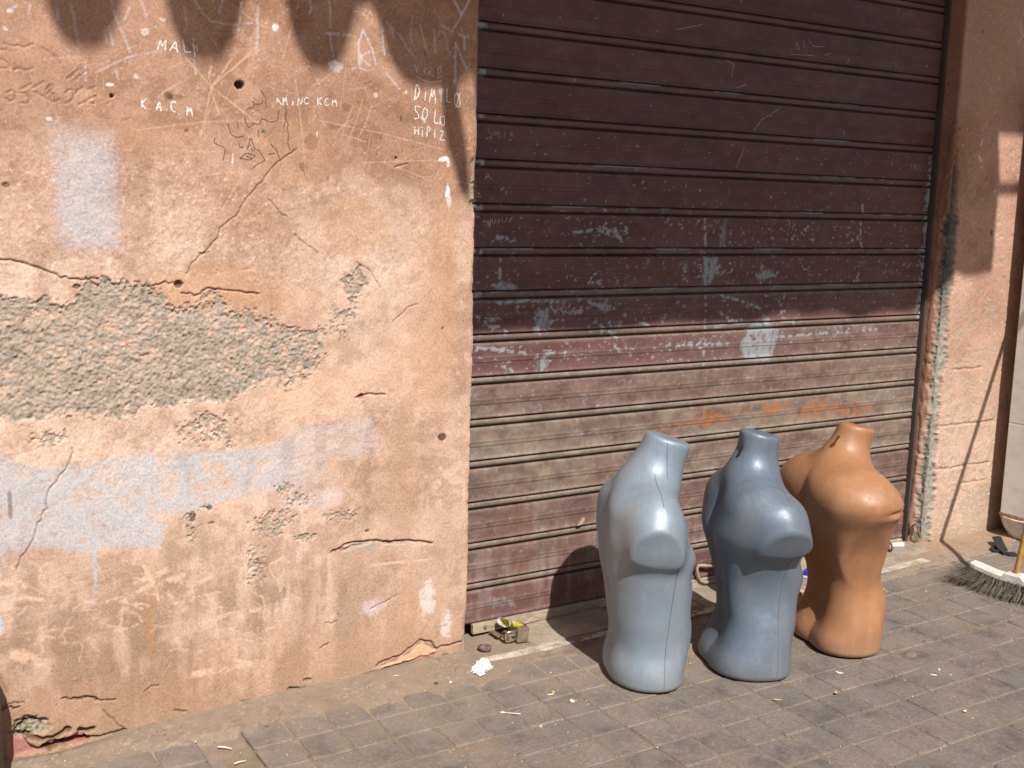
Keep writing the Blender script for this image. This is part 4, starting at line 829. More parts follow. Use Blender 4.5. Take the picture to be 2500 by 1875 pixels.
M1 = dict(keys=[[-0.05, 0.1811, 0.1148, 0.128, -0.012], [0.04, 0.1811, 0.1148, 0.128, -0.012], [0.12, 0.1581, 0.1291, 0.1201, -0.01], [0.22, 0.1625, 0.1262, 0.1324, -0.01], [0.3, 0.1701, 0.1247, 0.1441, -0.01], [0.38, 0.182, 0.1126, 0.1568, -0.012], [0.46, 0.1978, 0.1081, 0.1467, -0.02], [0.54, 0.1778, 0.0971, 0.1165, -0.035], [0.62, 0.1494, 0.0613, 0.1244, -0.05], [0.85, 0.0998, 0.0468, 0.0978, -0.05]], n=2.3, ztop=0.615, sj=(-0.0451, 0.1532, 0.5396), rt=0.0656, rs=0.0577, se=(-0.0551, 0.2382, 0.4496), re=0.0524, ssx=0.98, zb=0.464, cn=(-0.06, 0.86, -0.5), cp=(-0.0551, 0.2072, 0.5026), n0=(-0.0234, 0.0, 0.64), n1=(0.0426, 0.0, 0.8), rn0=0.0743, rn1=0.0649, nsx=1.15, tn=(0.297, 0.0, 1.0), tp=(0.0, 0.0, 0.7885), tz=(-0.0334, 0.13, 0.5963), bumps=[((0.1, 0.075, 0.41), 0.022, (0.07, 0.065, 0.045)), ((-0.14, 0.085, 0.52), 0.02, (0.06, 0.05, 0.09)), ((0.11, 0.0, 0.16), 0.008, (0.06, 0.09, 0.06)), ((-0.13, 0.07, 0.06), 0.006, (0.06, 0.06, 0.06)), ((0.11, 0.05, 0.3), 0.005, (0.06, 0.03, 0.05))], grooves=[(0, 0.034, 0.1, 0.58, 0.011, False), (0, 0.018, 0.36, 0.56, 0.008, True)])
M1_AT = (0.4287, -0.4383, 114.27)
M2 = dict(keys=[[-0.05, 0.1814, 0.1107, 0.1527, -0.012], [0.03, 0.1814, 0.1107, 0.1527, -0.012], [0.09, 0.1686, 0.1064, 0.1223, -0.01], [0.16, 0.1504, 0.1184, 0.1203, -0.008], [0.24, 0.1305, 0.1255, 0.1444, -0.005], [0.31, 0.1337, 0.1417, 0.1531, -0.006], [0.38, 0.1583, 0.1111, 0.1605, -0.01], [0.46, 0.1848, 0.1139, 0.1625, -0.02], [0.54, 0.1726, 0.0832, 0.1174, -0.035], [0.62, 0.1402, 0.0666, 0.1066, -0.05], [0.85, 0.1, 0.05, 0.1, -0.05]], n=2.25, ztop=0.61, sj=(-0.0164, 0.1633, 0.5283), rt=0.0609, rs=0.0591, se=(0.0036, 0.2383, 0.4133), re=0.0557, ssx=1.15, zb=0.452, cn=(0.05, 0.78, -0.62), cp=(0.0086, 0.2183, 0.4883), n0=(-0.0495, 0.0, 0.64), n1=(-0.0257, 0.0, 0.8), rn0=0.0648, rn1=0.0582, nsx=1.1, tn=(0.212, 0.0, 1.0), tp=(0.0, 0.0, 0.7738), tz=(-0.0595, 0.12, 0.5933), bumps=[((0.105, 0.07, 0.43), 0.03, (0.065, 0.055, 0.055)), ((-0.115, 0.095, 0.53), 0.027, (0.07, 0.075, 0.095)), ((-0.115, 0.0, 0.25), -0.01, (0.07, 0.1, 0.1)), ((0.1, 0.0, 0.14), 0.008, (0.06, 0.09, 0.06)), ((-0.12, 0.085, 0.06), 0.026, (0.075, 0.08, 0.085))], grooves=[(0, 0.042, 0.1, 0.6, 0.012, False), (0, 0.018, 0.36, 0.56, 0.004, True)])
M2_AT = (0.7918, -0.5503, 112.29)
M3 = dict(keys=[[-0.05, 0.1703, 0.1295, 0.1022, -0.012], [0.03, 0.1703, 0.1295, 0.1022, -0.012], [0.09, 0.1659, 0.1322, 0.0831, -0.01], [0.16, 0.1468, 0.1442, 0.0904, -0.008], [0.24, 0.1298, 0.1194, 0.111, -0.005], [0.31, 0.1265, 0.1064, 0.1117, -0.006], [0.38, 0.1278, 0.1021, 0.1282, -0.01], [0.46, 0.1495, 0.1207, 0.1273, -0.02], [0.54, 0.1966, 0.1059, 0.1218, -0.035], [0.62, 0.1497, 0.0751, 0.1086, -0.05], [0.85, 0.1, 0.05, 0.1, -0.05]], n=2.25, ztop=0.61, sj=(-0.0523, 0.1549, 0.5354), rt=0.0625, rs=0.0607, se=(-0.0403, 0.148, 0.37), re=0.03, ssx=1.15, zb=0.15, cn=(0.05, 0.78, -0.62), cp=(-0.0273, 0.2099, 0.4954), n0=(-0.0372, 0.0, 0.64), n1=(0.0219, 0.0, 0.8), rn0=0.063, rn1=0.055, nsx=1.1, tn=(0.2166, 0.0, 1.0), tp=(0.0, 0.0, 0.7715), tz=(-0.0472, 0.12, 0.5983), bumps=[((0.105, 0.07, 0.43), 0.03, (0.065, 0.055, 0.055)), ((-0.115, 0.095, 0.53), 0.027, (0.07, 0.075, 0.095)), ((-0.115, 0.0, 0.25), -0.01, (0.07, 0.1, 0.1)), ((0.1, 0.0, 0.14), 0.008, (0.06, 0.09, 0.06)), ((-0.12, 0.085, 0.06), 0.026, (0.075, 0.08, 0.085))], grooves=[(0, 0.042, 0.1, 0.6, 0.012, False), (0, 0.018, 0.36, 0.56, 0.004, True)], ka=0.17)
M3_AT = (1.1745, -0.5717, 105.83)

def first_root(M, start, step, n=400):
    P = np.array(start)[None]+np.arange(n)[:, None]*np.array(step)[None]; v = torso_sdf(P, M); i = np.argmax(v < 0)
    if i == 0: return None
    t = v[i-1]/(v[i-1]-v[i]); return P[i-1]+(P[i]-P[i-1])*t
def torso_mat(name, base, rough, metal, dust, coat=0.0):
    m = mat(name, base, rough, metal, .5, coat)
    a = noise_node(m, 9, 6, .6); b = noise_node(m, 60, 6, .75); g = noise_node(m, 3.2, 4, .6, 'Object', (3, 3, .7))
    c1 = ramp(m, a.outputs[0], [(.3, tuple(x*.86 for x in base)), (.6, base), (.8, tuple(min(1, x*1.10) for x in base))])
    f = ramp(m, b.outputs[0], [(.56, (0, 0, 0)), (.72, (1, 1, 1))]); f2 = ramp(m, g.outputs[0], [(.5, (0, 0, 0)), (.75, (.55,)*3)])
    c2 = mixc(m, c1.outputs[0], dust, f2.outputs[0]); mm = N(m, 'ShaderNodeMath', operation='MULTIPLY'); mm.inputs[1].default_value = .30; m.node_tree.links.new(f.outputs[0], mm.inputs[0])
    c3 = mixc(m, c2, dust, mm.outputs[0])
    tcz = N(m, 'ShaderNodeTexCoord'); sz = N(m, 'ShaderNodeSeparateXYZ'); m.node_tree.links.new(tcz.outputs['Object'], sz.inputs[0])
    mz = N(m, 'ShaderNodeMapRange'); m.node_tree.links.new(sz.outputs['Z'], mz.inputs[0]); mz.inputs[1].default_value = .10; mz.inputs[2].default_value = 0; mz.inputs[3].default_value = 0; mz.inputs[4].default_value = .55
    mz2 = N(m, 'ShaderNodeMath', operation='MULTIPLY'); m.node_tree.links.new(mz.outputs[0], mz2.inputs[0]); m.node_tree.links.new(a.outputs[0], mz2.inputs[1])
    c4 = mixc(m, c3, (.30, .25, .19), mz2.outputs[0])
    sc1 = noise_node(m, 38, 3, .5, 'Object', (1, 1, .06)); f3 = ramp(m, sc1.outputs[0], [(.60, (0, 0, 0)), (.66, (.10,)*3), (.70, (0, 0, 0))]); c5 = mixc(m, c4, tuple(min(.8, x*1.7+.05) for x in base), f3.outputs[0])
    sk = noise_node(m, 300, 2, .5); f4 = ramp(m, sk.outputs[0], [(.70, (0, 0, 0)), (.74, (.7,)*3)]); c6 = mixc(m, c5, tuple(x*.35 for x in base), f4.outputs[0])
    setc(m, c6)
    rr_ = ramp(m, b.outputs[0], [(.35, (rough*.85,)*3), (.7, (min(1, rough*1.5),)*3)]); m.node_tree.links.new(rr_.outputs[0], m.node_tree.nodes['Principled BSDF'].inputs['Roughness'])
    bump(m, a.outputs[0], .05, .004); return m
silver = torso_mat('silver_blue_plastic', (.228, .278, .330), .42, .2, (.27, .25, .23))
silver2 = torso_mat('silver_blue_plastic_dark', (.135, .170, .215), .40, .2, (.23, .23, .24))
tan = torso_mat('tan_plastic', (.335, .156, .072), .44, 0, (.44, .25, .13))
seam_m = mat('mould_seam', (.10, .12, .15), .5); seam_t = mat('mould_seam_tan', (.33, .13, .05), .5); hole_m = mat('hole_dark', (.012, .010, .010), .8); hole_t = mat('hole_brown', (.10, .03, .01), .7)
def mannequin(label, M, at, m, sm, hm, panel, seams=True):
    lo, hi = (-.26, -.31, -.03), (.23, .31, .85)
    V, Fc = surface_nets(lambda P: torso_sdf(P, M), lo, hi, .0062)
    V[:, 2] = np.maximum(V[:, 2], 0)
    x, y, az = at; fx = math.sin(math.radians(az)); fy_ = math.cos(math.radians(az))
    root = thing('mannequin', label, 'mannequin', (x, y, float(gz(x))+.001), math.atan2(fy_, fx), 'torso mannequins standing in a row')
    new_ob('body', fast_mesh('body', V, Fc), root, m, True)
    if seams:
        for side in (-1, 1):
            low = [first_root(M, (.0+.03*(z_/.45), side*.30, z_), (0, -side*.001, 0)) for z_ in np.linspace(.004, M['cp'][2]-.085, 26)]
            top = [first_root(M, (M['sj'][0]+.012-.0*k, side*yy, .80), (0, 0, -.001)) for k, yy in enumerate(np.linspace(M['sj'][1]+.055, M['rn0']+.012, 18))]
            nk = [first_root(M, (M['n1'][0]*.4-.008, side*.20, z_), (0, -side*.001, 0)) for z_ in np.linspace(.665, M['tp'][2]-.012, 10)]
            for path in (low, top+nk):
                path = [p for p in path if p is not None and abs(p[1]) > .02]
                bm = bmesh.new(); tube(bm, [Vector(p) for p in path], .0011, 5); new_ob('seam', bm_mesh(bm, 'seam'), root, sm, smooth=True)
    if hm:
        zc = M['tp'][2]-.052
        def hug(pts, mtl, name, lift):
            pts = [(yy-.016, zz) for yy, zz in pts]
            bm = bmesh.new(); vs = []
            for (yy, zz) in pts:
                p = first_root(M, (-.25, yy, zz), (.001, 0, 0)); vs.append((p[0]-lift, yy, zz))
            f_ = [bm.verts.new(v) for v in vs]; b_ = [bm.verts.new((v[0]+.004, v[1], v[2])) for v in vs]; n = len(f_)
            cz = bm.verts.new(tuple(np.mean(vs, 0)))
            for i in range(n): bm.faces.new((f_[i], f_[(i+1) % n], cz)); bm.faces.new((f_[i], b_[i], b_[(i+1) % n], f_[(i+1) % n]))
            new_ob(name, bm_mesh(bm, name), root, mtl)
        circ = [(.0088*math.sin(a), zc-.012-.0088*math.cos(a)) for a in np.linspace(-2.5, 2.5, 14)]
        slot = [(.0038, zc+.004), (.0055, zc+.010), (.0045, zc+.018), (0, zc+.021), (-.0045, zc+.018), (-.0055, zc+.010), (-.0038, zc+.004)]
        hug(circ+slot, hm, 'keyhole', .0007)
    return root
M2['dents'] = [((-.075, 0, M2['tp'][2]-.05), -.013, (.05, .024, .034))]
M3['dents'] = [((M3['cp'][0]+.030, -M3['cp'][1]-.022, M3['cp'][2]+.030), -.009, (.035, .04, .010)), ((M3['cp'][0]+.020, -M3['cp'][1]-.022, M3['cp'][2]+.012), .007, (.05, .02, .009)), ((-.05, -.10, .02), .004, (.05, .05, .01))]
mannequin('silver grey male torso mannequin, nearest to the wall corner', M1, M1_AT, silver, seam_m, None, False)
mannequin('silver blue torso mannequin with a keyhole panel, between the other two', M2, M2_AT, silver2, seam_m, hole_m, True)
mannequin('tan orange torso mannequin with a dented arm stump', M3, M3_AT, tan, seam_t, hole_t, False, False)

# ------------------------------------------------------------------ things by the shutter
brass = mat('dusty_brass', (.30, .235, .135), .55, .45); n = noise_node(brass, 60, 6, .7); setc(brass, ramp(brass, n.outputs[0], [(.35, (.17, .125, .075)), (.65, (.36, .285, .17))]).outputs[0])
chrome = mat('scratched_steel', (.55, .53, .50), .35, .9)
rusty = mat('rusty_iron', (.14, .075, .05), .85); n = noise_node(rusty, 80, 6, .7); setc(rusty, ramp(rusty, n.outputs[0], [(.3, (.08, .05, .04)), (.7, (.24, .13, .08))]).outputs[0])
lock = thing('padlock', 'dusty brass padlock lying at the left end of the shutter', 'padlock', (.196, -.035, .036+float(gz(.2))), -.12)
bm = bmesh.new(); box(bm, (0, 0, 0), (.042, .024, .052), Matrix.Rotation(.05, 3, 'Y'), .004); new_ob('lock_body', bm_mesh(bm, 'lock_body'), lock, brass)
bm = bmesh.new(); box(bm, (.003, -.0128, -.004), (.026, .002, .030), None, .0008); new_ob('face_plate', bm_mesh(bm, 'face_plate'), lock, steel)
bm = bmesh.new(); U_ = [Vector((-.018, 0, .014)), Vector((-.045, 0, .014))]+[Vector((-.048-.0145*math.sin(a), 0, .0145*math.cos(a)-.0005)) for a in np.linspace(.2, math.pi-.2, 8)]+[Vector((-.045, 0, -.015)), Vector((-.018, 0, -.015))]
tube(bm, U_, .0045, 10); new_ob('shackle', bm_mesh(bm, 'shackle'), lock, chrome, smooth=True)
def ring_part(c, R, r, axis, name, parent, m):
    bm = bmesh.new(); q = Vector(axis).to_track_quat('Z', 'Y')
    pts = [Vector(c)+q @ Vector((R*math.cos(a), R*math.sin(a), 0)) for a in np.linspace(.3, 2*math.pi-.25, 18)]; tube(bm, pts, r, 7); return new_ob(name, bm_mesh(bm, name), parent, m, smooth=True)
ring_part((.138, -.022, .040), .015, .004, (1, .15, .1), 'hasp_ring', shut, rusty)
bm = bmesh.new(); box(bm, (.140, .045, .022), (.022, .06, .005), None, .001); new_ob('hasp', bm_mesh(bm, 'hasp'), shut, rusty)
c0 = on_ground(*k7(68, 1128), .02); ring_part(c0+np.array((0, 0, .012)), .020, .005, (1, -.2, .1), 'hasp_ring', shut, rusty)
bm = bmesh.new(); box(bm, (float(c0[0]), .05, .040), (.03, .075, .006), None, .001); new_ob('hasp', bm_mesh(bm, 'hasp'), shut, rusty)
hoop = [Vector((RIGHT-.004, .07-.06*s, .045+.055*math.sin(math.pi*s)+.03)) for s in np.linspace(0, 1, 9)]
bm = bmesh.new(); tube(bm, hoop, .004, 6); tag(new_ob('iron_hoop', bm_mesh(bm, 'iron_hoop'), None, rusty, True), 'small rusty iron hoop at the foot of the pillar corner', 'hoop')

def crumple(name, c, w, d, hgt, seed, m, label, cat, rot=0.0, n=16, ragged=.25):
    r_ = np.random.RandomState(seed); bm = bmesh.new(); vs = {}
    for i in range(n):
        for j in range(n):
            u = i/(n-1)-.5; v = j/(n-1)-.5; e = 1-ragged*r_.rand()*(max(abs(u), abs(v)) > .4)
            z = hgt*(.15+.85*max(0, 1-2.2*(u*u+v*v)*1.6))*(.35+.65*r_.rand())+.001
            vs[i, j] = bm.verts.new((u*w*e+r_.normal(0, w*.018), v*d*e+r_.normal(0, d*.018), z))
    for i in range(n-1):
        for j in range(n-1):
            if max(abs(i/(n-1)-.5), abs(j/(n-1)-.5)) > .42 and r_.rand() < .22: continue
            bm.faces.new((vs[i, j], vs[i+1, j], vs[i+1, j+1], vs[i, j+1]))
    geom = bmesh.ops.extrude_face_region(bm, geom=bm.faces[:]); mv = [v for v in geom['geom'] if isinstance(v, bmesh.types.BMVert)]; bmesh.ops.translate(bm, verts=mv, vec=(0, 0, .0006))
    o = new_ob(name, bm_mesh(bm, name), None, m); o.location = c; o.rotation_euler = (0, 0, rot); return tag(o, label, cat)
white = mat('white_paper', (.70, .69, .67), .85)
c0 = on_ground(*k6(520, 1195)); crumple('paper_tissue', c0, .100, .060, .042, 4, white, 'crumpled torn white tissue on the pavers by the wall corner', 'tissue', .55)
# wrapper cup
cupm = mat('yellow_wrapper', (.75, .68, .03), .45); n = noise_node(cupm, 45, 3, .6); setc(cupm, ramp(cupm, n.outputs[0], [(.40, (.72, .66, .02)), (.50, (.78, .74, .10)), (.58, (.82, .80, .74))]).outputs[0])
purp = mat('purple_print', (.20, .02, .36), .45)
p0 = on_wall(*k6(765, 705), .028); p1 = on_wall(*k6(950, 735), .045); p0 = Vector(p0); p1 = Vector(p1); ax_ = (p1-p0); L_ = ax_.length; q = ax_.to_track_quat('Z', 'Y')
cup = thing('paper_cup', 'crushed yellow and white paper cup behind the padlock', 'cup', p0)
def cup_part(name, s0, s1, r0, r1, m, thick=.0012):
    bm = bmesh.new(); rings = []; r_ = random.Random(2)
    for s in np.linspace(s0, s1, 5):
        R = r0+(r1-r0)*(s-s0)/(s1-s0)
        for dr in (0,): rings.append([q @ Vector((R*(1.15+.05*math.sin(3*a+s*40))*math.cos(a), R*(.62+.07*math.sin(2*a+1))*math.sin(a), s*L_)) for a in np.linspace(0, 2*math.pi, 18)[:-1]])
    V = [[bm.verts.new(v) for v in ring] for ring in rings]; n = 17
    for A, B in zip(V[:-1], V[1:]):
        for i in range(n): bm.faces.new((A[i], A[(i+1) % n], B[(i+1) % n], B[i]))
    g = bmesh.ops.solidify(bm, geom=bm.faces[:], thickness=thick); return new_ob(name, bm_mesh(bm, name), cup, m, True)
cup_part('rim', -.12, .03, .0260, .0225, white); cup_part('side', .032, .82, .0225, .0160, cupm); cup_part('foot', .822, 1.0, .0160, .0135, purp)
def pebble(name, c, r, seed, m, label, cat, sq=.7):
    bm = bmesh.new(); bmesh.ops.create_icosphere(bm, subdivisions=2, radius=1); r_ = random.Random(seed)
    off = Vector((r_.random()*9, r_.random()*9, 0))
    from mathutils import noise as mn
    for v in bm.verts: k = 1+.35*mn.noise(v.co*1.3+off)+.12*mn.noise(v.co*3.5+off); v.co = Vector((v.co.x*r*1.25*k, v.co.y*r*k, max(v.co.z, -.6)*r*sq*k))
    o = new_ob(name, bm_mesh(bm, name), None, m); o.location = (c[0], c[1], c[2]+r*sq*.5); o.rotation_euler = (0, 0, r_.random()*3); return tag(o, label, cat)
redstone = mat('red_stone', (.13, .065, .055), .9); n = noise_node(redstone, 90, 5, .7); setc(redstone, ramp(redstone, n.outputs[0], [(.4, (.07, .035, .03)), (.65, (.22, .13, .115))]).outputs[0])
blackm = mat('black_rubber', (.02, .02, .022), .55); greenm = mat('green_pea', (.32, .33, .06), .6); cream = mat('cream_bits', (.68, .58, .44), .8); leafm = mat('dry_leaf', (.38, .29, .13), .8); drym = mat('brown_leaf', (.30, .215, .135), .85); pinkm = mat('pink_plastic', (.74, .55, .60), .5)
def gpt(k, x, y): p = on_ground(*k(x, y)); return Vector((p[0], p[1], p[2]+.0006))
pebble('stone', on_ground(*k6(550, 975), .012), .018, 1, redstone, 'dark red stone beside the wall corner below the padlock', 'stone')
pebble('pebble', gpt(k10, 1115, 537), .0055, 2, blackm, 'black pebble near the white twig, left of the other black one', 'pebble')
pebble('pebble', gpt(k10, 1285, 541), .0065, 3, blackm, 'black pebble on the paver joint left of the white tissue', 'pebble')
pebble('pebble', gpt(k10, 1382, 531), .0050, 4, cream, 'cream pebble between a black pebble and the white tissue', 'pebble')
pebble('pebble', gpt(k9, 1803, 826), .0070, 5, steel, 'flat grey pebble on the paver beside the missing ones', 'pebble', .35)
pebble('seed', gpt(k11, 140, 601), .0062, 6, greenm, 'yellow green seed on the pavers in front of the silver male mannequin', 'seed', .9)
pebble('pebble', gpt(k11, 268, 662), .0070, 7, cream, 'white chip on the pavers to the right of the green seed', 'chip', .8)
pebble('pebble', gpt(k12, 1240, 903), .0042, 8, cream, 'tiny cream crumb beside the curved white twig on the pavers', 'crumb')
def strip(name, pts, rad, m, label, cat, n=6):
    bm = bmesh.new(); tube(bm, pts, rad, n); return tag(new_ob(name, bm_mesh(bm, name), None, m, True), label, cat)
def gl(k, pts, z): return [gpt(k, *p)+Vector((0, 0, z)) for p in pts]
strip('twig', gl(k10, [(975, 503), (1015, 495), (1058, 490)], .004), [.0022, .0036, .0018], cream, 'pale splinter of wood on the sand under the wall', 'splinter')
bud = thing('cotton_bud', 'pinkish white cotton bud stick on the pavers', 'cotton bud', gpt(k10, 1722, 738)); P_ = [v-bud.location for v in gl(k10, [(1722, 738), (1790, 743), (1856, 748)], .003)]
bm = bmesh.new(); tube(bm, P_, .0015, 6); new_ob('stick', bm_mesh(bm, 'stick'), bud, pinkm, smooth=True)
bm = bmesh.new(); d_ = (P_[1]-P_[0]).normalized(); tube(bm, [P_[0]-d_*.002, P_[0]+d_*.003, P_[0]+d_*.009, P_[0]+d_*.012], [.0012, .003, .0028, .0014], 8); new_ob('tip', bm_mesh(bm, 'tip'), bud, white, smooth=True)
strip('twig', gl(k12, [(1165, 938), (1190, 946), (1222, 948)], .002), .0016, white, 'small curved white twig on the pavers at the right', 'twig')
strip('feather_stem', [v for v in gl(k9, [(1470, 938), (1510, 938), (1565, 950)], -.012)], [.0030, .0028, .0008], white, 'white quill lying in the sandy gap of missing pavers', 'quill')
strip('straw', [v for v in gl(k9, [(1580, 1052), (1610, 1040), (1660, 1030)], -.012)], [.002, .003, .0015], cream, 'pale straw lying in the sandy gap of missing pavers', 'straw')
def leaf(name, c, L, W, seed, m, label, cat, tilt=(0, 0, 0), curl=.25):
    bm = bmesh.new(); r_ = random.Random(seed); rows = []
    for s in np.linspace(0, 1, 7):
        w = W*math.sin(math.pi*min(1, .06+.94*s))**.8*(1 if s < 1 else .1)*(1+r_.uniform(-.15, .15)); z = curl*L*(s-.5)**2
        rows.append([bm.verts.new((L*(s-.5), -w/2, z+W*.18*abs(curl)*2)), bm.verts.new((L*(s-.5), 0, z)), bm.verts.new((L*(s-.5), w/2, z+W*.22*abs(curl)*2))])
    for A, B in zip(rows[:-1], rows[1:]):
        for i in (0, 1): bm.faces.new((A[i], B[i], B[i+1], A[i+1]))
    g = bmesh.ops.extrude_face_region(bm, geom=bm.faces[:]); bmesh.ops.translate(bm, verts=[v for v in g['geom'] if isinstance(v, bmesh.types.BMVert)], vec=(0, 0, .0006))
    o = new_ob(name, bm_mesh(bm, name), None, m); o.location = c; o.rotation_euler = tilt; return tag(o, label, cat)
leaf('leaf', gpt(k11, 2074, 472)+Vector((0, 0, .001)), .026, .010, 1, cream, 'pale curled leaf on the pavers in front of the tan mannequin', 'leaf', (0, 0, -.9), .5)
leaf('leaf', gpt(k11, 2050, 607)+Vector((0, 0, .001)), .020, .012, 2, leafm, 'small folded leaf scrap, lower of two right of the middle mannequin', 'leaf', (0, 0, .4), .6)
leaf('leaf', gpt(k11, 1655, 652)+Vector((0, 0, .001)), .030, .010, 3, leafm, 'yellow green narrow leaf on the pavers below the middle mannequin', 'leaf', (0, 0, -.6), .3)
leaf('paper_scrap', gpt(k11, 122, 614)+Vector((0, 0, .001)), .024, .006, 4, white, 'thin white paper scrap touching the green seed', 'scrap', (0, 0, -.2), .2)
leaf('paper_scrap', gpt(k12, 1440, 1228)+Vector((0, 0, .001)), .018, .008, 5, cream, 'pale frayed scrap on the pavers at far lower right', 'scrap', (0, 0, .2), .5)
leaf('paper_scrap', gpt(k12, 1330, 946)+Vector((0, 0, .001)), .009, .005, 6, cream, 'tiny cream flake to the right of the curved white twig', 'flake', (0, 0, .2), .3)
pl_ = Vector(on_wall(1300+395*.30143, 1200+238*.30143, SY-.014)); leaf('leaf', pl_, .046, .020, 7, drym, 'dry brown leaf stuck on a shutter slat', 'leaf', (math.radians(75), math.radians(-38), .15), -.35)
pk = thing('packet', 'blue and white packet on the doorstep between the middle and tan mannequins', 'packet', tuple(on_ground(1972, 1407, .012)), .4)
bluem = mat('blue_print', (.03, .04, .42), .4)
bm = bmesh.new(); box(bm, (0, 0, .020), (.055, .022, .022), None, .002); new_ob('upper_print', bm_mesh(bm, 'upper_print'), pk, bluem)
bm = bmesh.new(); box(bm, (0, 0, .0045), (.055, .022, .0088), None, .001); new_ob('lower_print', bm_mesh(bm, 'lower_print'), pk, white)
pr = on_ground(*k7(125, 1097), .016); q_ = Matrix.Rotation(-.25, 3, 'Z')
bm = bmesh.new(); ring = [(.066*s-.033) for s in (0, 1)]
tube(bm, [Vector((-.034, 0, 0)), Vector((.034, 0, 0))], .0105, 12); o = new_ob('paper_roll', bm_mesh(bm, 'paper_roll'), None, white); o.location = (pr[0], pr[1], pr[2]); o.rotation_euler = (0, 0, -.35); tag(o, 'rolled white paper at the foot of the pillar', 'paper roll')
shade_caster = thing('shade_caster', 'unseen dark cylinder added by the wall to cast the shade at lower left', 'shade_caster', (-1.605, -.165, float(gz(-1.605))))  # stand-in cylinder outside the frame, added only to throw shade on the wall foot
dm = mat('caster_dark', (.07, .045, .035), .6)
bm = bmesh.new(); tube(bm, [Vector((0, 0, 0)), Vector((0, 0, .02)), Vector((0, 0, .32)), Vector((0, 0, .345))], [.128, .135, .135, .126], 28); new_ob('body', bm_mesh(bm, 'body'), shade_caster, dm, smooth=True)
bm = bmesh.new(); tube(bm, [Vector((0, 0, .346)), Vector((0, 0, .356))], [.130, .128], 28); new_ob('lid', bm_mesh(bm, 'lid'), shade_caster, dm)
# grit
r_ = np.random.RandomState(9); V = []; T = []
for i in range(2600):
    x = r_.uniform(-1.6, 3.0); y = -abs(r_.normal(.02, .22)) if r_.rand() < .6 else r_.uniform(-1.3, 0)
    if y > -.005 and not (0 < x < RIGHT): continue
    s = r_.gamma(2, .0006)+.0005; b_ = len(V); z0 = float(gz(x))+.001
    a0 = r_.rand()*6; V += [(x+s*math.cos(a0+k*2.09), y+s*math.sin(a0+k*2.09), z0-.001) for k in range(3)]+[(x+s*.2, y, z0+s*1.1)]
    T += [(b_, b_+1, b_+3), (b_+1, b_+2, b_+3), (b_+2, b_, b_+3)]
gm = mat('grit', (.42, .34, .25), .9); n = noise_node(gm, 9, 2, .5); setc(gm, ramp(gm, n.outputs[0], [(.35, (.12, .09, .07)), (.5, (.40, .32, .23)), (.62, (.52, .45, .37))]).outputs[0])
tag(new_ob('debris', fast_mesh('debris', np.array(V), np.array(T)), None, gm), kind='stuff')

# ------------------------------------------------------------------ broom
bh = Vector(on_ground(*k7(735, 1222), .105)); be = Vector(on_ground(*k7(1161, 1338), .105)); bdir = (be-bh); bdir.z = 0; bdir.normalize(); bs = Vector((-bdir.y, bdir.x, 0))
broom = thing('broom', 'white headed broom with worn grey brown bristles and a yellow wooden handle', 'broom', (bh.x, bh.y, float(gz(bh.x))))
headm = mat('white_plastic', (.66, .65, .60), .45); n = noise_node(headm, 25, 5, .7); setc(headm, ramp(headm, n.outputs[0], [(.35, (.50, .48, .42)), (.6, (.70, .69, .65))]).outputs[0])
HL = .34; bm = bmesh.new(); secs = []
for s, w, zt, zb in [(0, .006, .100, .088), (.008, .022, .106, .080), (.03, .026, .103, .078), (.10, .027, .092, .068), (.143, .028, .090, .064), (.155, .028, .102, .064), (.215, .028, .104, .064), (.23, .028, .092, .064), (.31, .027, .092, .068), (.335, .022, .100, .078), (.34, .006, .096, .086)]:
    c_ = bdir*s; secs.append([bm.verts.new(c_+bs*(w*a)+Vector((0, 0, z))) for a, z in ((-1, zb+.004), (-1, zt-.006), (-.75, zt), (.75, zt), (1, zt-.006), (1, zb+.004), (.8, zb), (-.8, zb))])
for A, B in zip(secs[:-1], secs[1:]):
    for i in range(8): bm.faces.new((A[i], A[(i+1) % 8], B[(i+1) % 8], B[i]))
bm.faces.new(secs[0][::-1]); bm.faces.new(secs[-1]); bmesh.ops.recalc_face_normals(bm, faces=bm.faces[:])
new_ob('head', bm_mesh(bm, 'head'), broom, headm, smooth=False)
hb = bdir*.185+Vector((0, 0, .09)); hd = Vector((.456, .14, 1.0)); woodm = mat('yellow_wood', (.50, .29, .085), .5); n = noise_node(woodm, 14, 6, .6, 'Object', (6, 6, .7)); setc(woodm, ramp(woodm, n.outputs[0], [(.3, (.40, .215, .06)), (.55, (.56, .33, .10)), (.75, (.62, .40, .15))]).outputs[0])
bm = bmesh.new(); tube(bm, [hb, hb+hd*.6, hb+hd*1.36], [.0125, .012, .0115], 14); new_ob('handle', bm_mesh(bm, 'handle'), broom, woodm, smooth=True)
brm = mat('bristle_fibre', (.20, .165, .12), .8); hi_ = N(brm, 'ShaderNodeNewGeometry'); r0 = ramp(brm, hi_.outputs['Random Per Island'], [(0, (.05, .038, .026)), (.35, (.14, .108, .074)), (.7, (.24, .20, .148)), (1, (.40, .36, .29))]); setc(brm, r0.outputs[0])
r_ = np.random.RandomState(12); V = []; T = []
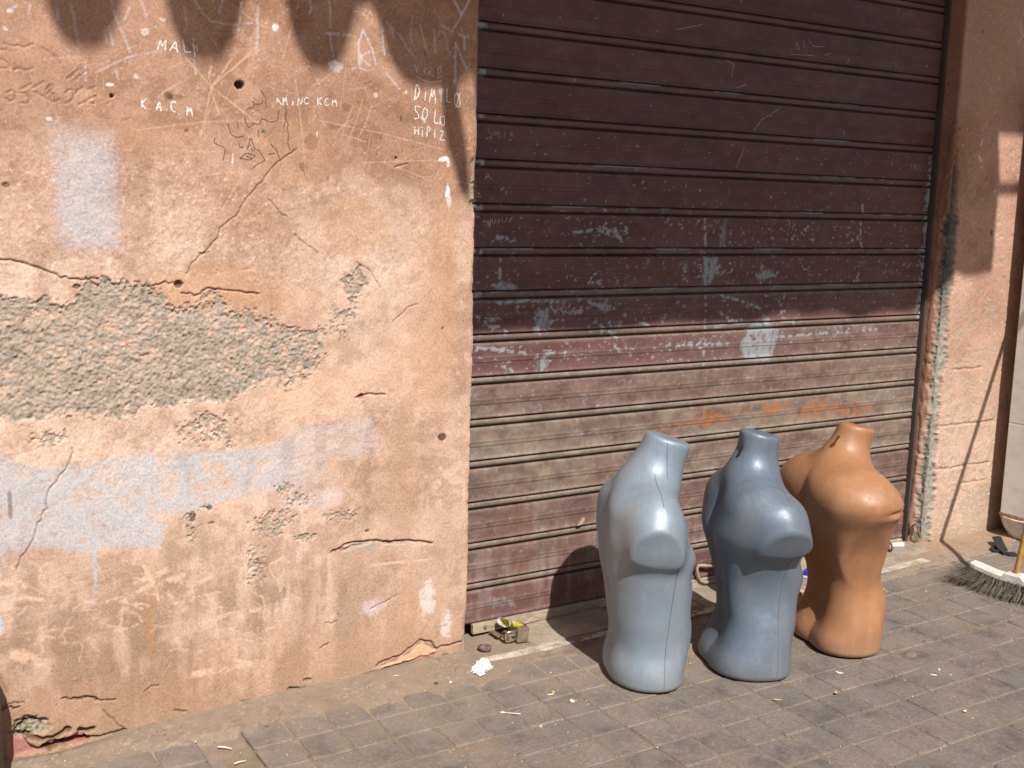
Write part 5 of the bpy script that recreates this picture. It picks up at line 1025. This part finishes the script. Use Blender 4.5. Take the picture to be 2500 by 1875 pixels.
for i in range(2600):
    s = r_.uniform(.004, HL-.004); w = r_.uniform(-.024, .024); e = (s/HL-.5)*2
    p0 = bdir*s+bs*w+Vector((0, 0, .082 if .06 < s < .28 else .09))
    out = bdir*(e*.065*abs(e)-.055*max(0, -e)**2+r_.normal(0, .012))+bs*(w/.024*.050+r_.normal(0, .012))
    drop = .088-r_.exponential(.008); p2 = p0+out; p2.z = max(.004, p0.z-drop+.02*max(0, -e)**3+.015*r_.rand()); p1 = p0+out*.35; p1.z = (p0.z+p2.z)/2
    b_ = len(V); rd = .0007
    for p, k in ((p0, 1), (p1, 1), (p2, .6)):
        for a in range(3): V.append((p.x+rd*k*math.cos(a*2.09+i), p.y+rd*k*math.sin(a*2.09+i), p.z))
    for sgm in (0, 3):
        for a in range(3): T.append((b_+sgm+a, b_+sgm+(a+1) % 3, b_+sgm+3+(a+1) % 3, b_+sgm+3+a))
tag(new_ob('bristles', fast_mesh('bristles', np.array(V), np.array(T)), broom, brm), kind='stuff')

# ------------------------------------------------------------------ white cabinet, basin, strap, cable
cab = thing('metal_cabinet', 'tall white metal cabinet with a rusty lower edge at the right edge', 'cabinet', (2.785, -.075, 0))
cabm = mat('white_enamel', (.68, .665, .65), .5); n = noise_node(cabm, 6, 7, .7, 'Object', (1, 1, 2.5)); setc(cabm, ramp(cabm, n.outputs[0], [(.3, (.56, .53, .50)), (.55, (.69, .675, .66))]).outputs[0])
rustm = mat('rust_edge', (.28, .13, .055), .85); n = noise_node(rustm, 60, 6, .7); setc(rustm, ramp(rustm, n.outputs[0], [(.35, (.15, .07, .03)), (.6, (.36, .185, .075)), (.75, (.55, .45, .35))]).outputs[0])
bm = bmesh.new(); box(bm, (.33, -.275, 1.12), (.65, .54, 1.93)); new_ob('carcass', bm_mesh(bm, 'carcass'), cab, cabm)
for nm, z0, z1 in (('side_panel', .158, .575), ('side_panel', .581, 2.10)):
    bm = bmesh.new(); box(bm, (.0, -.275, (z0+z1)/2), (.012, .55, z1-z0), None, .0025); new_ob(nm, bm_mesh(bm, nm), cab, cabm)
bm = bmesh.new(); box(bm, (.001, -.275, .578), (.008, .55, .006)); new_ob('trim_strip', bm_mesh(bm, 'trim_strip'), cab, mat('white_trim', (.78, .77, .75), .4))
bm = bmesh.new(); box(bm, (.001, -.275, .150), (.016, .555, .016), None, .003); new_ob('bottom_edge', bm_mesh(bm, 'bottom_edge'), cab, rustm)
for x, y in ((.05, -.05), (.05, -.50), (.60, -.05), (.60, -.50)):
    bm = bmesh.new(); tube(bm, [Vector((x, y, float(gz(2.785+x)))), Vector((x, y, .16))], .018, 8); new_ob('leg', bm_mesh(bm, 'leg'), cab, rusty)
c0 = on_ground(*k7(1085, 1085)); basin = bmesh.new(); prof_ = [(.0, .004), (.075, .0), (.085, .004), (.115, .055), (.128, .095), (.134, .100), (.131, .104), (.122, .098), (.106, .055), (.080, .012), (0, .010)]
rings = []
for a in np.linspace(0, 2*math.pi, 33)[:-1]: rings.append([basin.verts.new((r*math.cos(a), r*math.sin(a), z)) for r, z in prof_])
for i in range(32):
    A, B = rings[i], rings[(i+1) % 32]
    for j in range(len(prof_)-1):
        if j in (0, len(prof_)-2) and prof_[j if j == 0 else j+1][0] == 0: basin.faces.new((A[j], B[j+1], A[j+1]) if j == 0 else (A[j], B[j], A[j+1]))
        else: basin.faces.new((A[j], B[j], B[j+1], A[j+1]))
bmesh.ops.remove_doubles(basin, verts=basin.verts[:], dist=1e-5); bmesh.ops.recalc_face_normals(basin, faces=basin.faces[:])
o = new_ob('plastic_basin', bm_mesh(basin, 'plastic_basin'), None, headm, True); o.location = (c0[0]+.145, c0[1]+.03, float(gz(c0[0]))); tag(o, 'white plastic basin on the ground under the cabinet', 'basin')
st = thing('sandal', 'black rubber strap sandal lying under the cabinet edge', 'sandal', tuple(on_ground(*k7(990, 1130))))
def band(pts, w, h_, name):
    bm = bmesh.new(); P = [Vector(p)-st.location for p in pts]; R_ = []
    for i, p in enumerate(P):
        t_ = (P[min(i+1, len(P)-1)]-P[max(i-1, 0)]).normalized(); s_ = t_.cross(Vector((0, 0, 1))).normalized(); u_ = s_.cross(t_)
        R_.append([bm.verts.new(p+s_*a*w+u_*b*h_) for a, b in ((-1, -1), (1, -1), (1, 1), (-1, 1))])
    for A, B in zip(R_[:-1], R_[1:]):
        for i in range(4): bm.faces.new((A[i], A[(i+1) % 4], B[(i+1) % 4], B[i]))
    bm.faces.new(R_[0][::-1]); bm.faces.new(R_[-1]); bmesh.ops.recalc_face_normals(bm, faces=bm.faces[:]); new_ob(name, bm_mesh(bm, name), st, blackm)
def kz(x, y, z): return on_ground(*k7(x, y), z)
band([kz(925, 1035, .035), kz(945, 1070, .030), kz(965, 1120, .016), kz(1005, 1160, .008), kz(1075, 1168, .006)], .012, .003, 'strap')
band([kz(960, 1030, .036), kz(985, 1085, .026), kz(1015, 1140, .012)], .008, .0025, 'strap')
band([kz(925, 1036, .036), kz(960, 1030, .037)], .006, .003, 'strap')
loop = [kz(935+38*math.cos(a), 1130+17*math.sin(a), .008) for a in np.linspace(0, 6.28, 13)]; band(loop, .006, .004, 'toe_loop')
band([kz(1000, 1163, .003), kz(1045, 1170, .003), kz(1100, 1172, .003)], .022, .004, 'sole')
strip('cable', [Vector(on_ground(*k7(x, y), .008)) for x, y in [(1070, 1552), (1100, 1538), (1140, 1537), (1185, 1548), (1230, 1580)]], .006, blackm, 'black cable end on the pavers under the broom', 'cable', 8)

# ------------------------------------------------------------------ awnings above the frame that shade the scene
cloth = mat('awning_canvas', (.30, .16, .12), .9)
def sheet(name, parent, quads, th_=.004):
    bm = bmesh.new()
    for q4 in quads: bm.faces.new([bm.verts.new(p) for p in q4])
    bmesh.ops.remove_doubles(bm, verts=bm.verts[:], dist=1e-5); bmesh.ops.solidify(bm, geom=bm.faces[:], thickness=th_); return new_ob(name, bm_mesh(bm, name), parent, cloth)
def shade(x, z, dy): return (x-SUN_T*dy, -dy, z+SUN_E*dy)      # the point dy in front of the wall whose shadow falls at x, z
aw = thing('shop_awning', 'canvas awning over the shutter, out of view above', 'awning', (0, 0, 0))
D = 2.1; xs_ = np.linspace(.022, 2.662, 45)
def zedge(x): return (1.235 if x > 2.37 else 1.172)+.030*abs(math.sin((x-.1)*math.pi/.30))*sstep(.9, 1.4, x)+.012*math.sin(x*9)
fr_ = [shade(x, float(zedge(x)), D) for x in xs_]; bk = [(p[0]+.36*(1-i/44)*0, -.005, 3.15) for i, p in enumerate(fr_)]
sheet('canvas', aw, [(fr_[i], fr_[i+1], (fr_[i+1][0], -D, 3.95), (fr_[i][0], -D, 3.95)) for i in range(44)]+[((fr_[i][0], -D, 3.95), (fr_[i+1][0], -D, 3.95), (fr_[i+1][0], -.005, 4.5), (fr_[i][0], -.005, 4.5)) for i in range(44)])
def wz(k, x, y): p = on_wall(*k(x, y)); return p[0], p[2]
fl = [(1440, 640), (1420, 780), (1425, 1000), (1460, 1200), (1500, 1300), (1570, 1560), (1640, 1640), (1650, 1500), (1630, 1250), (1600, 1050), (1560, 850), (1560, 640)]
sheet('side_flap', aw, [[shade(*wz(k5, *p), 2.06) for p in fl]])
aw2 = thing('scalloped_awning', 'scalloped canvas awning above the plaster wall, out of view', 'awning', (0, 0, 0))
D2 = 2.3; lob = []
for cx_, zb in [(-2.30, 1.86), (-1.95, 1.86), (-1.565, 1.87)]: lob.append((cx_, zb, .115))
for px_, py_, w in [(208, 122, .115), (502, 150, .12), (785, 172, .115), (1035, 214, .16)]:
    p = on_wall(px_, py_); lob.append((p[0], p[2], w))
gaps = [2.16, 2.16, 2.16, 2.14, 2.14, 2.055]
outline = []
for i, (c, zb, w) in enumerate(lob):
    for a in np.linspace(-1, 1, 17): outline.append((c+w*1.10*a, zb+.27*abs(a)**3.0*(1 if not (i == 6 and a > 0) else .25)))
    if i < len(lob)-1:
        c2 = lob[i+1]; x0 = c+w*1.02; x1 = c2[0]-c2[2]*1.02; g = gaps[i]
        if x1 > x0+.01:
            zz0 = zb+.27; zz1 = c2[1]+.27
outline = [(x, min(z, (2.062 if -.62 < x < -.26 else 9))) for x, z in outline]
quads = [(shade(*outline[i], D2), shade(*outline[i+1], D2), shade(outline[i+1][0], 2.35, D2), shade(outline[i][0], 2.35, D2)) for i in range(len(outline)-1) if outline[i+1][0] > outline[i][0]]
sheet('valance', aw2, quads)
xa = outline[0][0]; xb = outline[-1][0]; sheet('canvas', aw2, [(shade(xa, 2.35, D2), shade(xb, 2.35, D2), (xb-.3, -.005, 5.25), (xa-.3, -.005, 5.25))])
aw3 = thing('stall_awning', 'canvas awning of the next stall, out of view at upper right', 'awning', (0, 0, 0))
D3 = 2.1; sheet('canvas', aw3, [(shade(2.60, 1.86, D3), shade(4.6, 1.86, D3), (4.3, -.005, 4.6), (2.15, -.005, 4.6))])
z_ = on_wall(*k8(790, 1085)); bm = bmesh.new(); tube(bm, [Vector(shade(2.64, z_[2]-.01, D3)), Vector(shade(3.2, z_[2]+.02, D3))], .020, 8); new_ob('support_bar', bm_mesh(bm, 'support_bar'), aw3, rusty)

# ------------------------------------------------------------------ the house across the narrow street, behind the camera
opp = thing('opposite_house', 'plain plastered house on the other side of the narrow street', 'house', (0, -5.4, 0))
oppm = mat('opposite_plaster', (.30, .19, .125), .95)
bm = bmesh.new(); box(bm, (.5, -1.5, .95), (26, 3.0, 2.4)); new_ob('walls', bm_mesh(bm, 'walls'), opp, oppm)
for x in (-4.5, 1.2, 5.6):
    bm = bmesh.new(); box(bm, (x, .02, 1.05), (1.1, .08, 2.1)); new_ob('door', bm_mesh(bm, 'door'), opp, mat('door_wood', (.10, .06, .035), .7))
    bm = bmesh.new(); box(bm, (x+1.9, .02, 1.5), (.8, .06, .7)); new_ob('window', bm_mesh(bm, 'window'), opp, mat('window_dark', (.03, .035, .04), .2))
